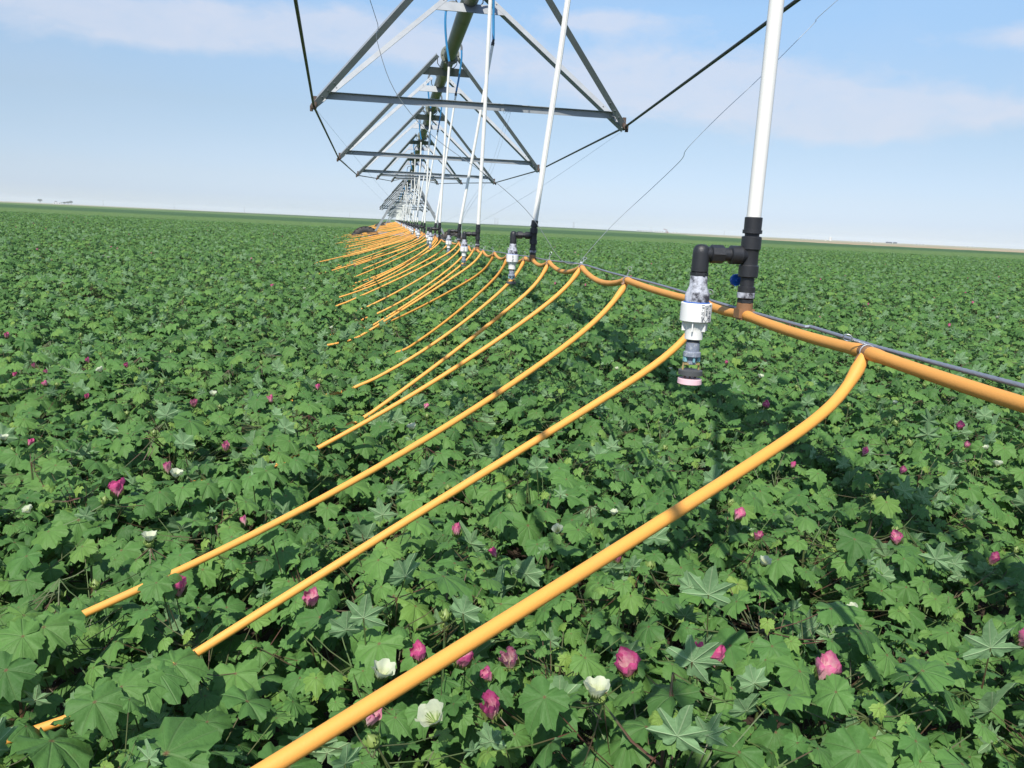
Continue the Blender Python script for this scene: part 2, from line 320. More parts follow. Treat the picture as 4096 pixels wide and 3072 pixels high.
# ------------------------------------------------------------------ cotton plants
def leaf_template(kind, seed, flat=False):
    r = random.Random(seed)
    if kind == 0:    # broad, shallow lobes
        key = [(0, 1.05), (20, .82), (30, .78), (50, .95), (70, .74), (82, .72), (104, .82), (130, .72), (155, .62), (172, .38), (180, .06)]
    elif kind == 1:  # three to five clear pointed lobes
        key = [(0, 1.18), (14, .90), (27, .70), (38, .78), (50, 1.0), (62, .82), (76, .66), (90, .70), (105, .86), (125, .66), (150, .56), (170, .36), (180, .05)]
    else:            # deep star-shaped
        key = [(0, 1.25), (12, .80), (25, .46), (38, .66), (50, 1.10), (62, .62), (76, .42), (90, .60), (104, .92), (120, .52), (150, .46), (170, .30), (180, .05)]
    n = 44; ka = [k[0] for k in key]; kr = [k[1] for k in key]; rim = []
    for i in range(n):
        a = 360*i/n - 180 + 360/(2*n); rr = np.interp(abs(a), ka, kr)*(1 + r.uniform(-.05, .05) + (.055 if i % 2 else -.045)); rim.append((math.radians(a), rr))
    V = [(0, 0, 0)]; UV = [(0, 0)]
    ph = r.uniform(0, 6.28); cup = r.uniform(-.06, .10); droop = r.uniform(.22, .62); wav = r.uniform(.05, .115)
    fold = r.uniform(-.38, .22); skew = r.uniform(-.25, .25)
    if flat: fold = r.uniform(0, .25); skew = 0; droop = r.uniform(-.15, .10); cup = r.uniform(-.05, .05); wav *= .6
    for ring, q in ((0, .38), (1, .72), (2, 1.0)):
        for a, rr in rim:
            R = rr*q; x = math.sin(a)*R; y = math.cos(a)*R
            # puffed up between main veins, creased along them
            crease = min(abs((math.degrees(a)-c+180) % 360-180) for c in (0, 48, -48, 102, -102, 180))
            z = .10*R*min(crease/24, 1) - .05*R - droop*R*R*.55 + cup*R + wav*q**2*math.sin(a*7+ph) + .7*wav*q**3*math.sin(a*15+ph*2) + r.uniform(-.018, .018)*q
            z += fold*abs(x)*q + skew*x*abs(x); z -= droop*.45*max(y, 0)**2
            V.append((x, y, z)); UV.append((x, y))
    Fc = [(0, 1+j, 1+(j+1)) for j in range(n-1)]
    for k in range(2):
        o = 1+k*n
        for j in range(n-1): Fc.append((o+j, o+n+j, o+n+j+1, o+j+1))
    # orientation so that the upper side is +Z
    Fc = [tuple(reversed(f)) for f in Fc]
    return np.array(V), np.array(UV), Fc
LT = [leaf_template(k, s) for s, k in enumerate([0, 0, 0, 0, 0, 1, 1, 1, 1, 1, 2])] + [leaf_template(k, s, True) for k, s in ((1, 31), (2, 32), (1, 33), (2, 34))]
class Plant:
    def __init__(s): s.V = []; s.F = []; s.UV = []; s.T = []; s.n = 0; s.stem = MB(); s.bolls = []; s.tops = []
def frame(nrm, tip):
    n = np.array(nrm, float); n /= np.linalg.norm(n); t = np.array(tip, float); t -= n*t.dot(n); t /= np.linalg.norm(t); x = np.cross(t, n); return np.stack([x, t, n], 0)
def add_leaf(p, pos, nrm, tip, size, tint, tpl):
    V, UV, Fc = LT[tpl]; Rm = frame(nrm, tip); W = (V*size) @ Rm + np.array(pos)
    p.V.append(W); p.UV.append(UV); p.F += [tuple(i+p.n for i in f) for f in Fc]; p.T += [tint]*len(V); p.n += len(V)
def make_plant(seed, nleaf=110, Hh=.885, Rr=.27):
    r = random.Random(seed); p = Plant()
    lean = (r.uniform(-.04, .04), r.uniform(-.04, .04))
    top = Vector((lean[0], lean[1], Hh-.05))
    spine = [Vector((0, 0, 0)), Vector((lean[0]*.2, lean[1]*.3, .25)), Vector((lean[0]*.6, lean[1]*.5, .5)), top]
    sp = smooth_path(spine, 4); p.stem.tube(sp, [.007-.0045*i/(len(sp)-1) for i in range(len(sp))], 6)
    for b in range(9):
        t = r.uniform(.45, .97); o = sp[int(t*(len(sp)-1))]; a = r.uniform(0, 6.28); L = r.uniform(.10, .26)*(1.25-.6*t)
        e = o + Vector((math.cos(a)*L, math.sin(a)*L, L*r.uniform(.25, .8))); e.z = min(e.z, Hh-.03)
        mid = (o+e)/2 + Vector((0, 0, -.012)); p.stem.tube([o, mid, e], [.0026, .0022, .0017], 5)
        p.tops.append(e)
        if r.random() < .45: p.bolls.append((e.copy(), r.uniform(.7, 1.15)))
    for i in range(nleaf):
        q = math.sqrt(r.random()); a = r.uniform(0, 6.28); rho = Rr*q*1.08
        layer = r.random()
        ztop = Hh - .10*q*q + r.uniform(-.055, .04)
        if layer < .55: z = ztop - r.uniform(0, .07)
        elif layer < .82: z = ztop - r.uniform(.06, .20)
        else: z = ztop - r.uniform(.18, .42)
        size = r.choice([.022, .027, .032, .038, .045, .054]) * r.uniform(.9, 1.12)
        if z < ztop-.1: size *= 1.25
        if r.random() < .04: size *= 1.5
        pos = Vector((lean[0]+rho*math.cos(a), lean[1]+rho*math.sin(a), z))
        out = Vector((math.cos(a), math.sin(a), 0)); ra = r.uniform(-1.1, 1.1)
        o2 = Vector((out.x*math.cos(ra)-out.y*math.sin(ra), out.x*math.sin(ra)+out.y*math.cos(ra), 0))
        nr = Vector((0, 0, 1)) + o2*r.uniform(.05, .62) + Vector((-.06, -.12, 0)) + Vector((r.uniform(-.34, .34), r.uniform(-.34, .34), 0))
        tip = o2 + Vector((0, 0, -r.uniform(.2, .9)))
        k = r.randrange(4) if (size > .05 or r.random() < .35) else 4+r.randrange(5)
        tint = min(max(r.gauss(.43, .2), 0), .95)
        if size < .032: tint = min(.92, tint+.16); k = 4+r.randrange(5)
        if r.random() < .055 and z > ztop-.08:
            nr = Vector((r.uniform(-.6, .6), r.uniform(.5, 1), r.uniform(-.1, .35))); tip = Vector((r.uniform(-.5, .5), 0, 1)); pos.z += .02; size *= 1.15; k = 11+r.randrange(4)
        add_leaf(p, pos, nr, tip, size, tint, k)
        # petiole
        base = min(p.tops + [top], key=lambda e: (e-pos).length) if r.random() < .6 else Vector((lean[0]*.8, lean[1]*.8, max(z-.12, .2)))
        d = pos - base
        if d.length > .15: base = pos - d.normalized()*.15 - Vector((0, 0, .03))
        p.stem.tube([base, (base+pos)/2 + Vector((0, 0, -.006)), pos], [.0014, .0012, .0011], 3, cap=False)
    for k in range(3):   # young growing tip, yellowish
        a = r.uniform(0, 6.28); add_leaf(p, top+Vector((math.cos(a)*.02, math.sin(a)*.02, .03)), (math.cos(a)*.6, math.sin(a)*.6, .7), (math.cos(a), math.sin(a), .3), .018, .95, 6+k)
    p.bolls = p.bolls[:3]
    return p
def attr_mesh(me, UV, T):
    uv = me.uv_layers.new(name='leaf'); idx = np.zeros(len(me.loops), dtype=np.int32); me.loops.foreach_get('vertex_index', idx)
    U = (np.array(UV)[idx]/2.6 + .5).astype(np.float32); uv.data.foreach_set('uv', U.ravel())
    at = me.attributes.new('tint', 'FLOAT', 'POINT'); at.data.foreach_set('value', np.array(T, dtype=np.float32))
def foliage_mesh(p, name='foliage'):
    me = bpy.data.meshes.new(name); V = np.concatenate(p.V); me.from_pydata(V.tolist(), [], p.F); me.materials.append(M_leaf)
    me.polygons.foreach_set('use_smooth', [True]*len(me.polygons)); attr_mesh(me, np.concatenate(p.UV), p.T); me.update(); return me
def boll_mb(mb, o, s, mi0=0, mi1=1):
    ax = Vector((random.uniform(-.4, .4), random.uniform(-.4, .4), 1)).normalized(); mb.mi = mi0
    mb.lathe(o, ax, [(0, .002*s), (.004*s, .008*s), (.012*s, .0115*s), (.02*s, .009*s), (.027*s, .003*s), (.030*s, .0004)], 8)
    mb.mi = mi1; u = ax.orthogonal().normalized(); b = ax.cross(u)
    for k in range(3):       # three fringed bracts
        a = 2*PI*k/3; d = u*math.cos(a)+b*math.sin(a); e = ax.cross(d); c = o - ax*.002*s; vs = [c]; m_ = 9
        for j in range(m_):
            t = -1+2*j/(m_-1); hgt = (.030 if j % 2 == 0 else .020)*s*(1-.25*abs(t)); vs.append(c + d*(.010*s+.004*s*(1-abs(t))) + e*(t*.013*s) + ax*hgt)
        mb.add(vs, [(0, j+1, j+2) for j in range(m_-1)])
    mb.mi = 0
def flower_mesh(kind, seed):
    """cotton flower: five petals wrapped in a cup on fringed bracts; kind 'pink' is folded shut, 'white' is open"""
    r = random.Random(seed); V = []; F = []; T = []; MI = []
    op = {'pink': .52+.14*(seed % 3), 'white': .62+.08*(seed % 3)}[kind]; Hf = {'pink': .040, 'white': .040}[kind]; nu, nv = 7, 6
    for k in range(5):
        a0 = 2*PI*k/5 + r.uniform(-.15, .15); o = len(V); hk = Hf*r.uniform(.82, 1.1); lean_ = r.uniform(-.004, .004); curl = r.uniform(-.3, .5)
        for i in range(nv):
            v = i/(nv-1)
            for j in range(nu):
                u = j/(nu-1)*2-1; wd = (.40+.62*math.sin(v*1.9))*1.05
                a = a0 + u*wd*.85 + v*.5*(1 if kind == 'pink' else .25)
                rad = .003 + r.uniform(-.002, .002)*v*(1.5 if kind == 'pink' else .6) + (.015 if kind == 'pink' else .024)*(v**.8)*op*1.25*(1-.12*(u*.5+.5)) + .004*math.sin(u*5+k*2)*v*.55
                if kind == 'pink' and v > .8: rad *= .78
                z = hk*v*(1-.16*u*u*v) + r.uniform(-.0012, .0012)*v
                if kind == 'white' and v > .75: rad += .004*curl; z -= .003
                V.append((rad*math.cos(a)+lean_*v, rad*math.sin(a), z)); T.append(v)
        for i in range(nv-1):
            for j in range(nu-1): q = o+i*nu+j; F.append((q, q+1, q+nu+1, q+nu)); MI.append(0)
    for k in range(3):
        a0 = 2*PI*k/3+.4; o = len(V); V.append((0, 0, -.004)); T.append(0); m_ = 11
        for j in range(m_):
            t = -1+2*j/(m_-1); a = a0+t*.85; h = (.026 if j % 2 == 0 else .014)*(1-.3*abs(t)); V.append((.014*math.cos(a), .014*math.sin(a), h-.004)); T.append(.5)
        for j in range(m_-1): F.append((o, o+1+j, o+2+j)); MI.append(1)
    me = bpy.data.meshes.new('flower'); me.from_pydata(V, [], F); me.materials.append(M_pinkp if kind == 'pink' else M_whitep); me.materials.append(M_bract)
    me.polygons.foreach_set('material_index', MI); me.polygons.foreach_set('use_smooth', [True]*len(F))
    at = me.attributes.new('tint', 'FLOAT', 'POINT'); at.data.foreach_set('value', np.array(T, dtype=np.float32)); me.update(); return me
FL = {k: [flower_mesh(k, s) for s in range(4)] for k in ('pink', 'white')}
NV = 14
plants = [make_plant(100+i) for i in range(NV)]
FM = [foliage_mesh(p) for p in plants]; SM = [p.stem.mesh('stem', M_stem) for p in plants]
BM = []
for k in range(4):
    b = MB(); boll_mb(b, Vector((0, 0, 0)), 1.0); BM.append(b.mesh('boll', [M_boll, M_bract]))

# plant positions: jittered rows parallel to the machine, kept where some camera near the photo's could see them
pts = []
sp_ = .355
half = math.radians(44)
for ix in range(-260, 300):
    for iy in range(1, 190):
        x = ix*sp_ + random.uniform(-.12, .12); y = iy*sp_ + random.uniform(-.12, .12) - .3
        f = x*H_.x + y*H_.y; rr = x*R_.x + y*R_.y
        if f < .42 or f > 62: continue
        if abs(rr) > f*.70 + .75: continue
        if f > 22 and random.random() > max(.62, 1-(f-22)/60): continue
        pts.append((math.hypot(rr, f), x, y, f, rr))
pts.sort()
def in_view(f, rr): return abs(rr) < f*.66+.05 and f > .80
cand = [i for i, p in enumerate(pts) if in_view(p[3], p[4])]
ind = set(cand[:292])

# flowers read off the photo: x, y (metres) and colour are fixed world places
fl_px = """30,823,p,s 103,816,p,s 100,843,p,s 64,975,p,s 15,738,p,m 490,987,p,m 365,1035,p,m 255,1092,p,l 388,1308,p,l 670,1330,p,m 586,882,p,m 418,888,p,m 988,1175,p,m
1072,1216,p,s 1333,1230,p,m 1588,1138,p,m 995,1465,p,l 1060,1487,p,s 1103,1463,p,l 1063,1575,p,l 1354,1482,p,l 1493,1472,p,l 1545,1462,p,m 1770,1495,p,l 2195,1415,p,l 2135,1232,p,m
1936,1190,p,m 1710,1022,p,s 1860,995,p,m 1632,1178,p,s 1570,792,p,s 1657,890,p,m 2070,937,p,m 1945,1032,p,s 2085,975,p,s 530,1147,p,s 918,892,p,s 795,1590,p,m 187,870,p,s 583,630,p,m
275,800,p,s 193,790,p,s 686,850,p,s 820,1493,w,l 940,1585,w,l 1284,1538,w,l 890,940,w,m 460,865,w,m 220,812,w,m 8,965,w,m 378,1045,w,m 322,1187,w,m 1205,1165,w,m 2152,1020,w,m
1930,880,w,s 1640,825,w,m 1645,1237,w,m 1447,805,w,s 1332,805,w,s 65,1120,w,s 1840,1335,w,s 1325,1125,w,s 36,632,w,s 717,715,w,s 625,632,w,s 404,640,p,s 75,802,p,s 1396,666,p,s 910,1450,p,m 2130,980,w,s"""
def px_ray(px, py):
    x = (px-1106)/1106*2048/3186; y = (py-829.5)/1106*2048/3186
    return (cr*x - cu*y + F_)
flowers = []
for t in fl_px.split():
    a, b, c, s = t.split(','); d = px_ray(float(a), float(b)); q = d*(-.785/d.z); flowers.append((q.x, q.y, 'pink' if c == 'p' else 'white', {'s': .62, 'm': .86, 'l': 1.12}[s]))

plist = [(i, pts[i]) for i in sorted(ind)]
attach = {}
far_flowers = []
for fx, fy, c, s in flowers:
    best = min(plist, key=lambda t: (t[1][1]-fx)**2+(t[1][2]-fy)**2)
    if (best[1][1]-fx)**2+(best[1][2]-fy)**2 < .35**2: attach.setdefault(best[0], []).append((fx, fy, c, s))
    else: far_flowers.append((fx, fy, c, s))
GRP = 'cotton plants filling the near field'
rp = random.Random(3)
# upright pale leaves that stick out of the canopy in the photo: (px, py, size, tip turn)
show = [(1530, 1285, .066, .1), (2140, 1400, .068, -.3), (785, 1335, .052, .2), (1000, 1325, .042, .3), (1495, 1430, .058, 1.0), (1290, 985, .045, .1), (395, 958, .05, 0), (1160, 1010, .04, -.2), (615, 925, .045, .2)]
# leaves that lie over the drip lines where they slip into the crop
cover = [(378, 1442, .062), (345, 1462, .055), (305, 1478, .06), (262, 1492, .05), (205, 1525, .055), (128, 1345, .055), (95, 1362, .06), (50, 1382, .055), (362, 1252, .045), (338, 1266, .04), (575, 1148, .04),
         (668, 985, .042), (640, 998, .045), (575, 1022, .045), (540, 1035, .045), (500, 1042, .045), (450, 1050, .05), (395, 1058, .05), (345, 1068, .05), (775, 906, .035), (745, 925, .04), (705, 938, .04), (660, 948, .04), (790, 836, .035), (755, 850, .04), (720, 862, .04), (862, 768, .035), (830, 790, .035), (800, 805, .035)]
cover_at = {}
for sx_, sy_, ss in cover:
    hh = .72 if sx_ in (362, 338, 575) else .778; d = px_ray(sx_, sy_); q = d*(-.785/d.z); best = min(plist, key=lambda t: (t[1][1]-q.x)**2+(t[1][2]-q.y)**2); cover_at.setdefault(best[0], []).append((q.x*hh/.785, q.y*hh/.785, ss, CZ+.007-hh))
show_at = {}
for sx_, sy_, ss, tt in show:
    d = px_ray(sx_, sy_); q = d*(-.735/d.z); best = min(plist, key=lambda t: (t[1][1]-q.x)**2+(t[1][2]-q.y)**2); show_at.setdefault(best[0], []).append((q.x, q.y, ss, tt))
for n_, (i, p_) in enumerate(plist):
    _, x, y, f, rr = p_; vi = rp.randrange(NV); rz = rp.uniform(-.5, .5); sc = rp.uniform(.93, 1.05)
    o = empty('cotton_plant', (x, y, 0), rz); o.scale = (sc, sc, sc)
    fl = attach.get(i, []); sh = show_at.get(i, [])
    for nm, me in (('foliage', FM[vi]), ('stem', SM[vi])):
        c = bpy.data.objects.new(nm, me); COL.objects.link(c); c.parent = o
    inv = Matrix.Translation((x, y, 0)) @ Matrix.Rotation(rz, 4, 'Z') @ Matrix.Scale(sc, 4)
    inv = inv.inverted()
    for k, (bp, bs_) in enumerate(plants[vi].bolls):
        c = bpy.data.objects.new('boll', BM[k % 4]); COL.objects.link(c); c.parent = o; c.location = bp; c.scale = (bs_,)*3; c.rotation_euler = (rp.uniform(-.3, .3), rp.uniform(-.3, .3), rp.uniform(0, 6))
    for fx, fy, col, s in fl:
        c = bpy.data.objects.new('flower', rp.choice(FL[col])); COL.objects.link(c); c.parent = o
        c.location = inv @ Vector((fx, fy, .872 + .012*s)); c.scale = (s*(1.12 if col == 'pink' else .82),)*3; c.rotation_euler = (rp.uniform(-.1, .55), rp.uniform(-.4, .4), rp.uniform(-.6, .6)); c['label'] = ('crumpled pink cotton flower' if col == 'pink' else 'open creamy white cotton flower')
    for lx, ly, ss, tt in sh:
        q = Plant(); add_leaf(q, (0, 0, 0), (.35+tt*.3, .9, .12), (tt, .1, 1), ss, .5, 12 if ss > .05 else 11); me = foliage_mesh(q, 'leaf'); q.stem.tube([(0, 0, 0), (.004, .005, -.03), (.012, .015, -.10)], .0016, 5)
        c = bpy.data.objects.new('leaf', me); COL.objects.link(c); c.parent = o; c.location = inv @ Vector((lx, ly, .915)); c['label'] = 'upright pale star-shaped leaf'
        st = q.stem.build('petiole', M_stem, c)
    for lx, ly, ss, lz in cover_at.get(i, []):
        q = Plant(); add_leaf(q, (0, 0, 0), (rp.uniform(-.3, .3), -.35, 1), (rp.uniform(-.8, .8), -.8, -.3), ss, rp.uniform(.3, .6), rp.randrange(8)); me = foliage_mesh(q, 'leaf')
        c = bpy.data.objects.new('leaf', me); COL.objects.link(c); c.parent = o; c.location = inv @ Vector((lx, ly, lz)); q.stem.tube([(0, 0, 0), (.01, .01, -.03), (.02, .03, -.12)], .0014, 5); q.stem.build('petiole', M_stem, c)
    if len(fl) == 0: lab = 'cotton plant with lobed green leaves and no open flower, among its neighbours'
    else:
        npk = sum(1 for v in fl if v[2] == 'pink'); nwh = len(fl)-npk
        lab = 'cotton plant carrying ' + ' and '.join(([('one pink flower' if npk == 1 else '%s pink flowers' % ('two', 'three', 'four', 'five')[npk-2])] if npk else []) + ([('one white flower' if nwh == 1 else '%s white flowers' % ('two', 'three', 'four')[nwh-2])] if nwh else []))
        dist_w = 'front row' if f < 1.45 else ('second row' if f < 2.2 else ('mid field' if f < 3.6 else 'farther out'))
        side = 'left edge' if rr/f < -.45 else ('left of the lines' if rr/f < -.2 else ('among the lines' if rr/f < .12 else ('right of the lines' if rr/f < .42 else 'right edge')))
        lab += ', ' + dist_w + ', ' + side
    if sh: lab = 'cotton plant with a pale upright star leaf sticking out above ' + ('the front rows' if f < 1.6 else 'the canopy')
    tag(o, lab, 'cotton plant', GRP)

# everything else of the crop: one stuff object, plants instanced on points
src = bpy.data.collections.new('cotton_sources')
def combo(i, fk=None):
    p = plants[i]; V = np.concatenate(p.V).tolist(); F = list(p.F); MI = [0]*len(F); UV = np.concatenate(p.UV).tolist(); T = list(p.T)
    o = len(V); V += p.stem.v; F += [tuple(a+o for a in f) for f in p.stem.f]; MI += [1]*len(p.stem.f); UV += [(0, 0)]*len(p.stem.v); T += [0]*len(p.stem.v)
    if fk:
        for q in range(1):
            fm = FL[fk][i % 4]; o = len(V); r = random.Random(i*7+q); a = r.uniform(0, 6.28); ox, oy, oz = .15*math.cos(a), .15*math.sin(a), .845
            V += [(v.co.x+ox, v.co.y+oy, v.co.z+oz) for v in fm.vertices]; F += [tuple(a+o for a in f.vertices) for f in fm.polygons]
            MI += [(2 if f.material_index == 0 else 3) for f in fm.polygons]; UV += [(0, 0)]*len(fm.vertices); t_ = np.zeros(len(fm.vertices), dtype=np.float32); fm.attributes['tint'].data.foreach_get('value', t_); T += t_.tolist()
    bm_ = MB()
    for bp, bs_ in p.bolls: boll_mb(bm_, bp, bs_, 4, 3)
    o = len(V); V += bm_.v; F += [tuple(a+o for a in f) for f in bm_.f]; MI += bm_.m; UV += [(0, 0)]*len(bm_.v); T += [.5]*len(bm_.v)
    me = bpy.data.meshes.new('cotton_source'); me.from_pydata(V, [], F)
    for m in (M_leaf, M_stem, M_pinkp if fk != 'white' else M_whitep, M_bract, M_boll): me.materials.append(m)
    me.polygons.foreach_set('material_index', MI); me.polygons.foreach_set('use_smooth', [True]*len(F)); attr_mesh(me, UV, T); me.update(); return me
nsrc = 0
for i in range(NV):
    ob = bpy.data.objects.new('source_%02d' % nsrc, combo(i)); src.objects.link(ob); nsrc += 1
for i in range(8):
    ob = bpy.data.objects.new('source_%02d' % nsrc, combo(i, 'pink' if i < 4 else 'white')); src.objects.link(ob); nsrc += 1
rest = [p for i, p in enumerate(pts) if i not in ind]
me = bpy.data.meshes.new('cotton_canopy'); me.from_pydata([(p[1], p[2], 0) for p in rest], [], [])
vi_ = []; rot_ = []; sc_ = []
for p in rest:
    visible_flower = p[3] > 3.5 and rp.random() < (.07 if p[3] < 14 else .03)
    vi_.append(NV + rp.randrange(8) if visible_flower else rp.randrange(NV)); rot_.append((rp.uniform(-.04, .04), rp.uniform(-.04, .04), rp.uniform(-.6, .6))); s = rp.uniform(.91, 1.05); sc_.append(s)
a = me.attributes.new('vi', 'INT', 'POINT'); a.data.foreach_set('value', vi_)
a = me.attributes.new('rot', 'FLOAT_VECTOR', 'POINT'); a.data.foreach_set('vector', np.array(rot_, dtype=np.float32).ravel())
a = me.attributes.new('sc', 'FLOAT', 'POINT'); a.data.foreach_set('value', sc_)
canopy = bpy.data.objects.new('cotton_canopy', me); COL.objects.link(canopy)
ng = bpy.data.node_groups.new('scatter', 'GeometryNodeTree'); ng.interface.new_socket('Geometry', in_out='INPUT', socket_type='NodeSocketGeometry'); ng.interface.new_socket('Geometry', in_out='OUTPUT', socket_type='NodeSocketGeometry')
G = NT(ng); gi = G.n('NodeGroupInput'); ci = G.n('GeometryNodeCollectionInfo', transform_space='ORIGINAL'); ci.inputs['Collection'].default_value = src; ci.inputs['Separate Children'].default_value = True; ci.inputs['Reset Children'].default_value = True
def na(name, t): nd = G.n('GeometryNodeInputNamedAttribute', data_type=t); nd.inputs['Name'].default_value = name; return [o for o in nd.outputs if o.enabled and o.name == 'Attribute'][0]
iop = G.n('GeometryNodeInstanceOnPoints', {'Points': gi.outputs[0], 'Instance': ci.outputs[0], 'Pick Instance': True, 'Instance Index': na('vi', 'INT'), 'Rotation': na('rot', 'FLOAT_VECTOR'), 'Scale': na('sc', 'FLOAT')})
G.n('NodeGroupOutput', {0: iop.outputs[0]})
md = canopy.modifiers.new('scatter', 'NODES'); md.node_group = ng
tag(canopy, 'dense green cotton crop with scattered pink and white flowers filling the field', 'cotton crop', kind='stuff')

# ------------------------------------------------------------------ irrigation machine
XC = .72
def lerp(a, b, t): return a+(b-a)*t
def build_span(y0, y1, zend, arch, nodes, label, detail=True):
    """zend=(z at y0, z at y1) rel; nodes: (y, width, z)"""
    root = empty('irrigation_span', P(XC, y0, -CZ)); o0 = Vector((XC, y0, 0))
    def pz(y): t = (y-y0)/(y1-y0); return lerp(zend[0], zend[1], t) + arch*4*t*(1-t)
    def L(x, y, z): return Vector((x-XC, y-y0, z+CZ))
    m = MB(); ys = [lerp(y0, y1, k/28) for k in range(29)]; m.tube([L(XC, y, pz(y)) for y in ys], .084, 20)
    m.build('pipe', M_pipe, root)
    NS = 60 if detail else 16
    nodesx = [(y, w_, z) for y, w_, z in nodes]
    for (y, w_, z) in nodesx:
        # flange between this pyramid and the next one
        fm = MB(); yf = y - 1.45; fm.lathe(L(XC, yf-.02, pz(yf)), (0, 1, 0), [(0, .084), (.001, .125), (.018, .125), (.019, .118), (.022, .118), (.023, .125), (.04, .125), (.041, .084)], 24)
        for k in range(8):
            a_ = 2*PI*k/8; fm.box(L(XC+.105*math.cos(a_), yf, pz(yf)+.105*math.sin(a_)), .018, .06, .018)
        fm.build('flange', M_pipe, root)
        for sy in (-1, 1):
            ya = y + sy*.88; za = pz(ya)
            for sx in (-1, 1):
                lo_ = L(XC+sx*w_/2, y, z); hi = L(XC+sx*.13, ya, za+.09)
                d = (hi-lo_).normalized(); nrm = Vector((0, -1, 0)) if sy > 0 else Vector((0, -1, 0)); side = Vector((sx, 0, 0))
                nn = d.cross(Vector((1, 0, 0))); nn = nn if nn.y < 0 else -nn
                m = MB(); m.angle(lo_, hi, nn, .052, .005); m.build('brace', M_galv, root)
                if detail and y < 20:
                    bm_ = MB()
                    for tt in (.06, .10, .145, .90, .94, .975):
                        c = lo_.lerp(hi, tt); bm_.lathe(c - nn*0, nn, [(.0, .007), (.006, .007), (.0065, .004)], 6)
                    bm_.build('bolt', M_galvd, root)
            # cross plate under the pipe
            lo1 = L(XC-w_/2, y, z); h1 = L(XC-.13, ya, za+.09); t_ = (za-.10-z)/(za+.09-z); c1 = lo1.lerp(h1, t_); c2 = Vector((-c1.x, c1.y, c1.z)); d = (h1-lo1); pn = Vector((0, -abs(d.z), d.y*1.0)).normalized() if sy > 0 else Vector((0, -abs(d.z), d.y)).normalized()
            upv = Vector((0, d.y, d.z)).normalized(); mid = (c1+c2)/2 + pn*-.008
            w1 = (c2-c1).length; m = MB(); hh = .115
            ex = .045
            vs_ = [mid + Vector((sgn*(w1/2+(ex if k == 0 else ex-.07)), 0, 0)) + upv*(hh*(k-.5)) + pn*(q*.006) for q in (0, 1) for k in (0, 1) for sgn in (-1, 1)]
            m.add(vs_, [(0, 1, 3, 2), (4, 6, 7, 5), (0, 4, 5, 1), (2, 3, 7, 6), (0, 2, 6, 4), (1, 5, 7, 3)]); m.build('cross_plate', M_galv if sy > 0 else M_galvd, root)  # near plates get the darker steel to paint in their shade
            if detail:
                m = MB()
                for sx in (-1, 1): m.tube([L(XC+sx*.05, ya, za-.075), L(XC+sx*.10, ya, za-.055), L(XC+sx*.135, ya, za-.01), L(XC+sx*.135, ya, za+.06)], .006, 6)
                m.build('saddle_hook', M_rod, root)
        # spreader: angle iron between the two lower nodes
        t_ = .10; ya = y
        a_ = L(XC-w_/2+.10, y+.01, z+.10); b_ = L(XC+w_/2-.10, y+.01, z+.10)
        m = MB(); m.angle(b_, a_, Vector((0, 1, 0)), .062, .005, .03); m.build('spreader', M_galv, root)
        for sx in (-1, 1):
            c = L(XC+sx*w_/2, y, z); m = MB(); m.lathe(c-Vector((0, .05, 0)), (0, 1, 0), [(0, .012), (.005, .026), (.035, .028), (.045, .019), (.055, .019), (.065, .028), (.095, .026), (.1, .012)], 8)
            m.box(c+Vector((-sx*.012, 0, .045)), .03, .05, .08); m.box(c+Vector((sx*.02, 0, -.02)), .025, .03, .045); m.build('truss_joint', M_rust, root)
    for sx in (-1, 1):
        chain = [L(XC+sx*.25, y0+.15, pz(y0)-.15)] + [L(XC+sx*w_/2, y, z) for y, w_, z in nodesx] + [L(XC+sx*.25, y1-.15, pz(y1)-.15)]
        for a_, b_ in zip(chain[:-1], chain[1:]): MB().tube([a_, b_], .0105, 8).build('truss_rod', M_rod, root)
    tag(root, label, 'irrigation span'); return root
N1 = [(-2.7, 1.5, 1.38), (2.15, 2.17, 1.21), (7.6, 2.855, .95), (12.7, 3.07, .857), (17.8, 2.95, .883), (22.7, 2.30, 1.07), (27.6, 1.51, 1.24)]
build_span(-8, 34, (1.85, 1.82), .34, N1, 'nearest overhead irrigation span, big grey pipe on V-braced steel truss above the lines')
def far_nodes(y0, z0, z1, arch):
    out = []
    for k, (dy, w_, dz) in enumerate([(6.0, 1.5, .62), (11.0, 2.3, .95), (16.0, 2.95, 1.25), (21.0, 3.1, 1.3), (26.0, 2.95, 1.25), (31.0, 2.3, .95), (36.0, 1.5, .62)]):
        t = dy/42; out.append((y0+dy, w_, lerp(z0, z1, t)+arch*4*t*(1-t)-dz))
    return out
build_span(34, 76, (1.82, 1.72), .14, far_nodes(34, 1.82, 1.72, .14), 'second irrigation span, grey lattice truss just beyond the first wheeled tower', False)
s3 = build_span(76, 118, (1.72, 1.66), .14, far_nodes(76, 1.72, 1.66, .14), 'third irrigation span, small pale truss between two distant towers', False)
for k, lab in ((1, 'fourth irrigation span, tiny truss nearly at the horizon'), (2, 'fifth and farthest irrigation span, barely visible at the horizon')):
    c = copy_tree(s3); c.location = (XC, 76+42*k, -.05*k); tag(c, lab, 'irrigation span')

